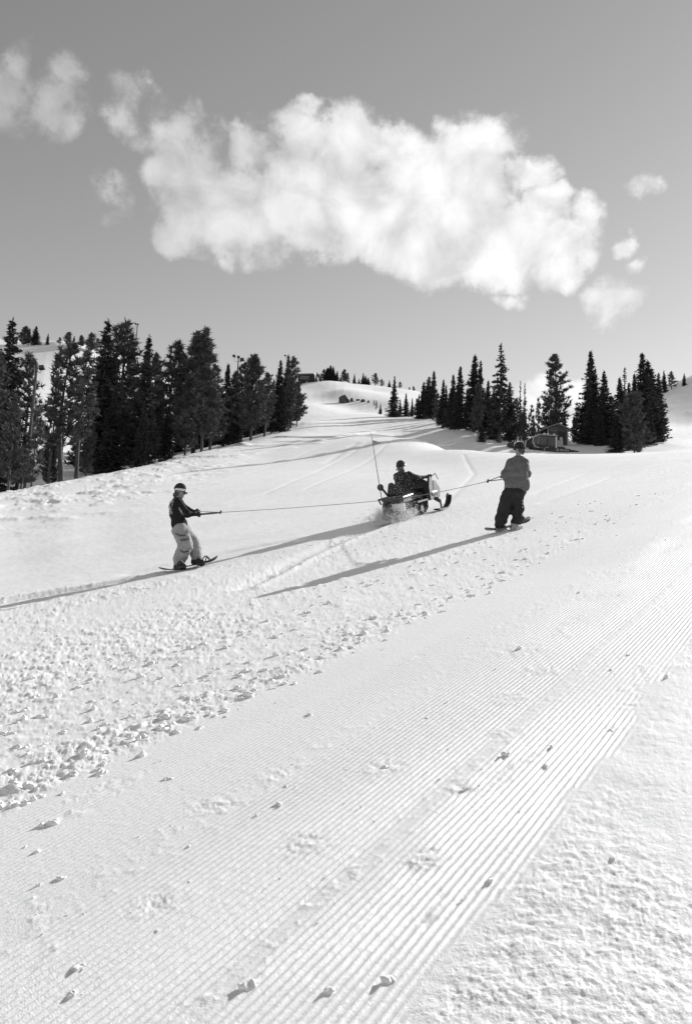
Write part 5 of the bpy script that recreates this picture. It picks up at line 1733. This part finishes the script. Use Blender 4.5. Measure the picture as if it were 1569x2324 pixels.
# --- rider on the snowmobile
def sled_rider():
    t = person('snowmobile rider in dark suit seen from behind through the snow spray', SLED_M.translation)
    t.matrix_world = SLED_M
    O = V3(0, 0, 0)
    X = -0.02
    hd, neck = V3(X, 0.78, 1.34), V3(X, 0.77, 1.17)
    chest, belly, hip = V3(X, 0.79, 1.01), V3(X, 0.82, 0.87), V3(X, 0.84, 0.80)
    shL, shR = V3(X - 0.17, 0.81, 1.09), V3(X + 0.17, 0.81, 1.09)
    elL, elR = V3(X - 0.25, 0.99, 0.87), V3(X + 0.28, 1.07, 0.97)
    wrL, wrR = V3(-0.34, 1.36, 0.95), V3(0.34, 1.34, 0.97)
    hL, hR = V3(X - 0.10, 0.86, 0.80), V3(X + 0.10, 0.86, 0.80)
    kL, kR = V3(-0.28, 1.30, 0.78), V3(0.30, 1.30, 0.78)
    aL, aR = V3(-0.37, 1.34, 0.46), V3(0.37, 1.34, 0.46)
    body = [('c', hip, belly, 0.13, 0.12), ('c', belly, chest, 0.12, 0.13), ('c', shL, shR, 0.065, 0.065), ('c', chest, neck, 0.10, 0.056), ('c', neck, hd, 0.054, 0.056)]
    body += limb(shL, elL, wrL, 0.055, 0.044, 0.03) + limb(shR, elR, wrR, 0.055, 0.044, 0.03) + limb(hL, kL, aL, 0.085, 0.06, 0.043) + limb(hR, kR, aR, 0.085, 0.06, 0.043)
    body += head_prims(hd, V3(0.12, 1, -0.05), V3(0, 0, 1))
    part('body', body, 0.014, M_SKIN, t, O, 0.018)
    jk = [('c', V3(X - 0.08, 0.79, 1.00), V3(X + 0.08, 0.79, 1.00), 0.140, 0.140), ('c', V3(X - 0.07, 0.81, 0.86), V3(X + 0.07, 0.81, 0.86), 0.145, 0.145), ('c', shL, shR, 0.085, 0.085), ('c', chest, neck, 0.12, 0.08)]
    jk += limb(shL, elL, wrL + (elL - wrL) * .2, 0.088, 0.078, 0.055) + limb(shR, elR, wrR + (elR - wrR) * .2, 0.088, 0.078, 0.055)
    part('jacket', jk, 0.018, M_RIDER, t, O, 0.045, wrinkle(0.010, 9, 41))
    pn = [('c', hL, hR, 0.14, 0.14)] + limb(hL, kL, aL + V3(0, 0, .08), 0.13, 0.11, 0.09) + limb(hR, kR, aR + V3(0, 0, .08), 0.13, 0.11, 0.09)
    part('pants', pn, 0.018, M_RIDER, t, O, 0.04, wrinkle(0.010, 9, 43))
    for a in (aL, aR):
        part('boot', [('c', a + V3(0, -0.03, 0.08), a + V3(0, -0.05, 0.0), 0.07, 0.06), ('c', a + V3(0, -0.05, -0.01), a + V3(0, 0.17, -0.02), 0.055, 0.05)], 0.016, M_BOOT, t, O)
    for w, c, s in ((wrL, V3(0, 0.2, -1), 1), (wrR, V3(0, 0.2, -1), -1)):
        part('glove', hand_prims(w, V3(0, 1, 0.25), c, s, 1.05, 1.3) + [('c', w - V3(0, 0.07, 0.01), w + V3(0, 0.02, 0), 0.045, 0.04)], 0.009, M_GLOVE, t, O, 0.008)
    part('beanie', [('e', hd + V3(0, -0.005, 0.045), (0.112, 0.118, 0.092), None), ('e', hd + V3(0, -0.005, 0.075), (0.092, 0.098, 0.080), None)], 0.012, M_HELMET, t, O, 0.04)
    rg = MB()
    for dz in (-0.006, 0.01, 0.024):
        rg.tube([hd + V3(0.116 * math.cos(a), 0.122 * math.sin(a) - 0.005, dz) for a in np.linspace(0, 2 * math.pi, 25)], 0.011, 5)
    rg.build('goggle_strap', M_BLACK, t)
    part('goggles', [('c', hd + V3(-0.05, 0.112, 0.01), hd + V3(0.06, 0.108, 0.01), 0.033, 0.033)], 0.011, M_LENS, t, O)
    part('hair', [('e', hd + V3(0, -0.075, -0.05), (0.085, 0.05, 0.075), None), ('c', hd + V3(-0.09, -0.03, -0.04), hd + V3(-0.13, -0.06, -0.09), 0.016, 0.008)], 0.012, M_HAIR, t, O, 0.03, wrinkle(0.006, 28, 45))
    part('neck_warmer', [('c', hd + V3(0, -0.02, -0.10), hd + V3(0, -0.03, -0.17), 0.085, 0.10)], 0.014, M_RIDER, t, O)


sled_rider()


# ------------------------------------------------------------------ tow ropes
def tow(label, start_u, start_l, apex, end, sag, bar_c, bar_dir, light_upper):
    t = thing('tow_rope', label, 'tow rope', apex, group='tow ropes behind the snowmobile')
    o = np.asarray(apex)
    MB().tube([bar_c - bar_dir * 0.17 - o, bar_c + bar_dir * 0.17 - o], 0.017, 8).build('handle_bar', M_BLACK, t)
    for s, m, r_ in ((start_u, M_BAND if light_upper else M_STRAP, 0.008), (start_l, M_STRAP, 0.020 if light_upper else 0.009)):
        n = 6
        MB().tube([(s + (apex - s) * i / n - o) for i in range(n + 1)], [r_] * n + [r_ * 0.45], 6).build('strap', m, t)
    MB().tube([-np.array([0.012, 0, 0.03]), np.array([0.0, 0, 0.0]), np.array([0.012, 0, 0.035])], 0.022, 6).build('knot', M_STRAP, t)
    n = 24
    pts = []
    for i in range(n + 1):
        s = i / n
        q = apex + (end - apex) * s - o
        q[2] -= sag * 4 * s * (1 - s)
        pts.append(q)
    MB().tube(pts, 0.0065, 5).build('rope', M_ROPE, t)


hitch_l = np.array(SLED_M @ Vector((-0.33, -0.16, 0.56)))
hitch_r = np.array(SLED_M @ Vector((0.25, -0.16, 0.56)))
tow('long tow rope with padded handle held by the boarder in light pants', LB[0], LB[1], P(500, 1163, LB[2] + 0.05), hitch_l, 0.015, P(447, 1164, LB[2] - 0.02), V3(0.05, 1, 0.05), True)
tow('taut tow rope forking to the hands of the boarder in the grey sweatshirt', RB[0], RB[1], P(1106, 1092, RB[2] + 0.45), hitch_r, 0.03, P(1150, 1085, RB[2] + 0.40), V3(0.9, 0.35, 0.0), False)

# ------------------------------------------------------------------ powder thrown by the snowmobile track
def build_spray():
    g = np.random.default_rng(5)
    n = 9000
    s = g.random(n) ** 0.8
    loc = np.stack([g.normal(0.02, 0.20, n) * (1 + 0.5 * s), 0.55 - 1.35 * s + g.normal(0, 0.22, n), np.abs(g.normal(0.06, 0.20, n)) * (1.25 - 0.7 * s) + 0.02], 1)
    m2 = 900                       # fine powder hanging higher round the rider
    hi = np.stack([g.normal(0.08, 0.26, m2), g.uniform(-0.6, 0.6, m2), g.uniform(0.4, 1.35, m2)], 1)
    loc = np.concatenate([loc, hi])
    n = len(loc)
    sz = np.concatenate([g.uniform(0.004, 0.013, n - m2), g.uniform(0.003, 0.0075, m2)])
    tet = np.array([[1, 1, 1], [1, -1, -1], [-1, 1, -1], [-1, -1, 1]]) * 0.8
    rot = norm(g.normal(0, 1, (n, 4, 3)) * 0.35 + tet[None])
    V = (loc[:, None, :] + rot * sz[:, None, None]).reshape(-1, 3)
    b = np.arange(n)[:, None] * 4
    F = np.concatenate([b + np.array([q]) for q in ((0, 1, 2), (0, 3, 1), (0, 2, 3), (1, 3, 2))], 0)
    o = obj('snow_spray', mesh_from('snow_spray', V, F, SNOW, False))
    o.matrix_world = SLED_M
    finish(o, 'spray of loose powder thrown up behind the snowmobile track', kind='stuff')
    # the hanging mist of the finest powder: a small volume
    V, F = sdf_mesh([('e', (0.05, -0.35, 0.12), (0.55, 0.75, 0.42)), ('e', (0.15, 0.30, 0.30), (0.45, 0.6, 0.45))], 0.09, 0.3)
    mv = bpy.data.materials.new('powder_mist')
    mv.use_nodes = True
    t = mv.node_tree
    t.nodes.clear()
    k = NT(t)
    out = k.n('ShaderNodeOutputMaterial')
    pv = k.n('ShaderNodeVolumePrincipled')
    pv.inputs['Color'].default_value = (0.995, 0.995, 0.995, 1)
    pv.inputs['Anisotropy'].default_value = 0.72
    tc = k.n('ShaderNodeTexCoord')
    d0 = k.vmath('MULTIPLY', k.vmath('SUBTRACT', tc.outputs['Object'], (0.06, -0.15, 0.12)), (1.7, 1.15, 2.3))
    fall = k.smooth(k.vmath('LENGTH', d0), 1.0, 0.15)
    nz = k.noise(tc.outputs['Object'], 4.5, 4, 0.6)
    dn = k.math('MULTIPLY', fall, k.smooth(nz.outputs[0], 0.38, 0.70, 0.0, 8.0))
    k.link(dn, pv.inputs['Density'])
    k.link(pv.outputs[0], out.inputs['Volume'])
    o = obj('snow_mist', mesh_from('snow_mist', V, F, mv, True))
    o.matrix_world = SLED_M
    finish(o, 'fine white powder mist hanging behind the snowmobile', kind='stuff')


build_spray()

# ------------------------------------------------------------------ loose snow clods
def clod_mesh(seed):
    g = np.random.default_rng(seed)
    pr = [('e', (0, 0, 0.10), (0.80, 0.62, 0.45))]
    for i in range(3):
        pr.append(('e', tuple(g.normal(0, 0.36, 3) * np.array([1, 1, .35]) + np.array([0, 0, .15])), tuple(g.uniform(0.30, 0.55, 3))))
    V, F = sdf_mesh(pr, 0.12, 0.14, lambda X, Y, Z: 0.18 * vnoise(X * 3.0 + Z * 1.7, Y * 3.0 - Z * 1.9, seed) + 0.10 * vnoise(X * 7 + Z * 4, Y * 7 - Z * 5, seed + 1))
    return mesh_from('snow_clod', V, F, SNOW, True)


CLODS = [clod_mesh(300 + i) for i in range(6)]


def clod(px, py, wpx, label, group, i):
    q = G(px, py, 0.6, 60)
    q[2] = Hs(q[0], q[1])
    o = obj('snow_clod', CLODS[i % 6], None, q)
    s = 0.82 * wpx * q[1] / FPX / 1.9
    o.scale = (s, s * _rng.uniform(.8, 1.1), s * _rng.uniform(0.65, 0.9))
    o.location.z -= 0.10 * s
    o.rotation_euler = (_rng.uniform(-.3, .3), _rng.uniform(-.3, .3), _rng.uniform(0, 6.28))
    finish(o, label, 'snow clod', group)


HERO = [
    (180, 2195, 52, 'largest loose snow clod, near the lower left corner'), (165, 2258, 34, 'snow clod just below the largest one in the lower left corner'),
    (560, 2240, 50, 'big half sunk snow clod at the bottom edge below the grooves'), (745, 2250, 36, 'snow clod at the bottom edge in the crusty snow'),
    (880, 2225, 40, 'second snow clod at the bottom edge in the crusty snow'), (1112, 2000, 30, 'lone snow clod on the crust beside the groove ends'),
    (1388, 1950, 24, 'snow clod alone in the crust at the lower right'), (1060, 1788, 18, 'snow clod sitting across the widest grooves'),
    (994, 1768, 13, 'small clod left of the one across the widest grooves'), (968, 1752, 10, 'tiny clod at the flattened groove band'),
    (875, 1740, 22, 'snow clod with crumbs in the finer grooves'), (712, 1738, 14, 'clod in the smooth left part of the corduroy'),
    (648, 1785, 14, 'clod just below the one in the smooth corduroy'), (632, 1826, 20, 'upper clod of the shadowed pair on smooth corduroy'),
    (585, 1850, 22, 'lower clod of the shadowed pair on smooth corduroy'), (428, 1922, 18, 'clod midway down the smooth left corduroy'),
    (140, 1995, 30, 'clod with long shadow low on the left corduroy'), (90, 2010, 18, 'small clod beside the long shadowed one'),
    (85, 1935, 22, 'clod near the left frame edge on the corduroy'), (120, 1870, 40, 'large clod at the end of the windrow on the left'),
    (1252, 1695, 16, 'clod on the right grooves above its twin'), (1236, 1738, 20, 'clod on the right grooves below its twin'),
    (1146, 1712, 24, 'broad broken clod in the middle grooves'), (1425, 1484, 14, 'clod on the upper right grooves'),
    (1384, 1518, 12, 'small clod below the upper right one'), (1384, 1655, 14, 'clod near the ragged right groove edge'),
    (1510, 1535, 22, 'clod pushed up at the right frame edge'), (1018, 1698, 12, 'clod above the flattened groove band'),
    (702, 1622, 22, 'clod under the windrow in smooth corduroy'), (970, 1628, 16, 'clod in the finer grooves above the middle'),
    (940, 1606, 10, 'tiny clod up in the finer grooves'), (1178, 1470, 18, 'crumbled clod patch high on the corduroy'),
    (1310, 1345, 12, 'clod high on the bright right corduroy'), (1300, 1412, 10, 'tiny clod high on the bright right corduroy'),
    (786, 1746, 14, 'flat clod between two others in smooth corduroy'), (380, 1770, 26, 'clod broken off the lower windrow'),
]
for i, (x, y, w_, lb) in enumerate(HERO):
    clod(x, y, w_, lb, 'loose clods on the groomed snow', i)
i = 0
while i < 130:
    x, y = _rng.uniform(0, 1569), _rng.uniform(1150, 2150)
    q = G(x, y, 0.8, 60)
    tt = q[0] * gc - q[1] * gs
    if not (T_L + 0.1 < tt < T_R - 0.05):
        continue
    clod(x, y, _rng.uniform(3.5, 8) * (y / 1700) * (0.7 if _rng.random() < .6 else 1.2), 'small loose snow crumb lying on the corduroy', 'small crumbs on the corduroy', i)
    i += 1


def build_rubble():
    """churned chunks of the tracked zone, far too many to count"""
    g = np.random.default_rng(77)
    Vs, Fs, nb = [], [], 0
    base = []
    for me in CLODS:
        v = np.array([q.co[:] for q in me.vertices])
        f = np.array([list(p_.vertices) for p_ in me.polygons])
        base.append((v, f))
    k = 0
    while k < 1500:
        az = g.uniform(-R(28), R(28))
        rr = math.exp(g.uniform(math.log(3.2), math.log(20)))
        x, y = rr * math.sin(az), rr * math.cos(az)
        tt = x * gc - y * gs
        yb = np.interp(x, [-14, -6.7, -3.3, 0.8, 4, 14], [17.0, 15.4, 14.7, 18.8, 25, 44])
        if tt > T_L + 0.05 or y > yb:
            continue
        lum = 0.62 * math.exp(-((tt + 3.85) / 0.45) ** 2) + 0.5 * math.exp(-((tt + 5.2) / 0.7) ** 2) + 0.30
        if g.random() > lum:
            continue
        v, f = base[int(g.integers(6))]
        s = 0.009 + 0.028 * g.random() ** 3 * (0.6 + lum)
        a = g.uniform(0, 6.28)
        ca, sa = math.cos(a), math.sin(a)
        w = v * s * np.array([1, 0.9, 0.8])
        w = np.stack([w[:, 0] * ca - w[:, 1] * sa, w[:, 0] * sa + w[:, 1] * ca, w[:, 2]], 1) + np.array([x, y, 0])
        Vs.append((w, x, y))
        Fs.append(f + nb)
        nb += len(v)
        k += 1
    xs = np.array([q[1] for q in Vs])
    ys = np.array([q[2] for q in Vs])
    zs = H0(xs, ys) + micro(xs, ys)
    V = np.concatenate([w + np.array([0, 0, z - 0.006]) for (w, _, _), z in zip(Vs, zs)])
    o = obj('snow_rubble', mesh_from('snow_rubble', V, np.concatenate(Fs).astype(np.int32), SNOW, True))
    finish(o, 'loose broken snow chunks strewn over the churned track', kind='stuff')


build_rubble()
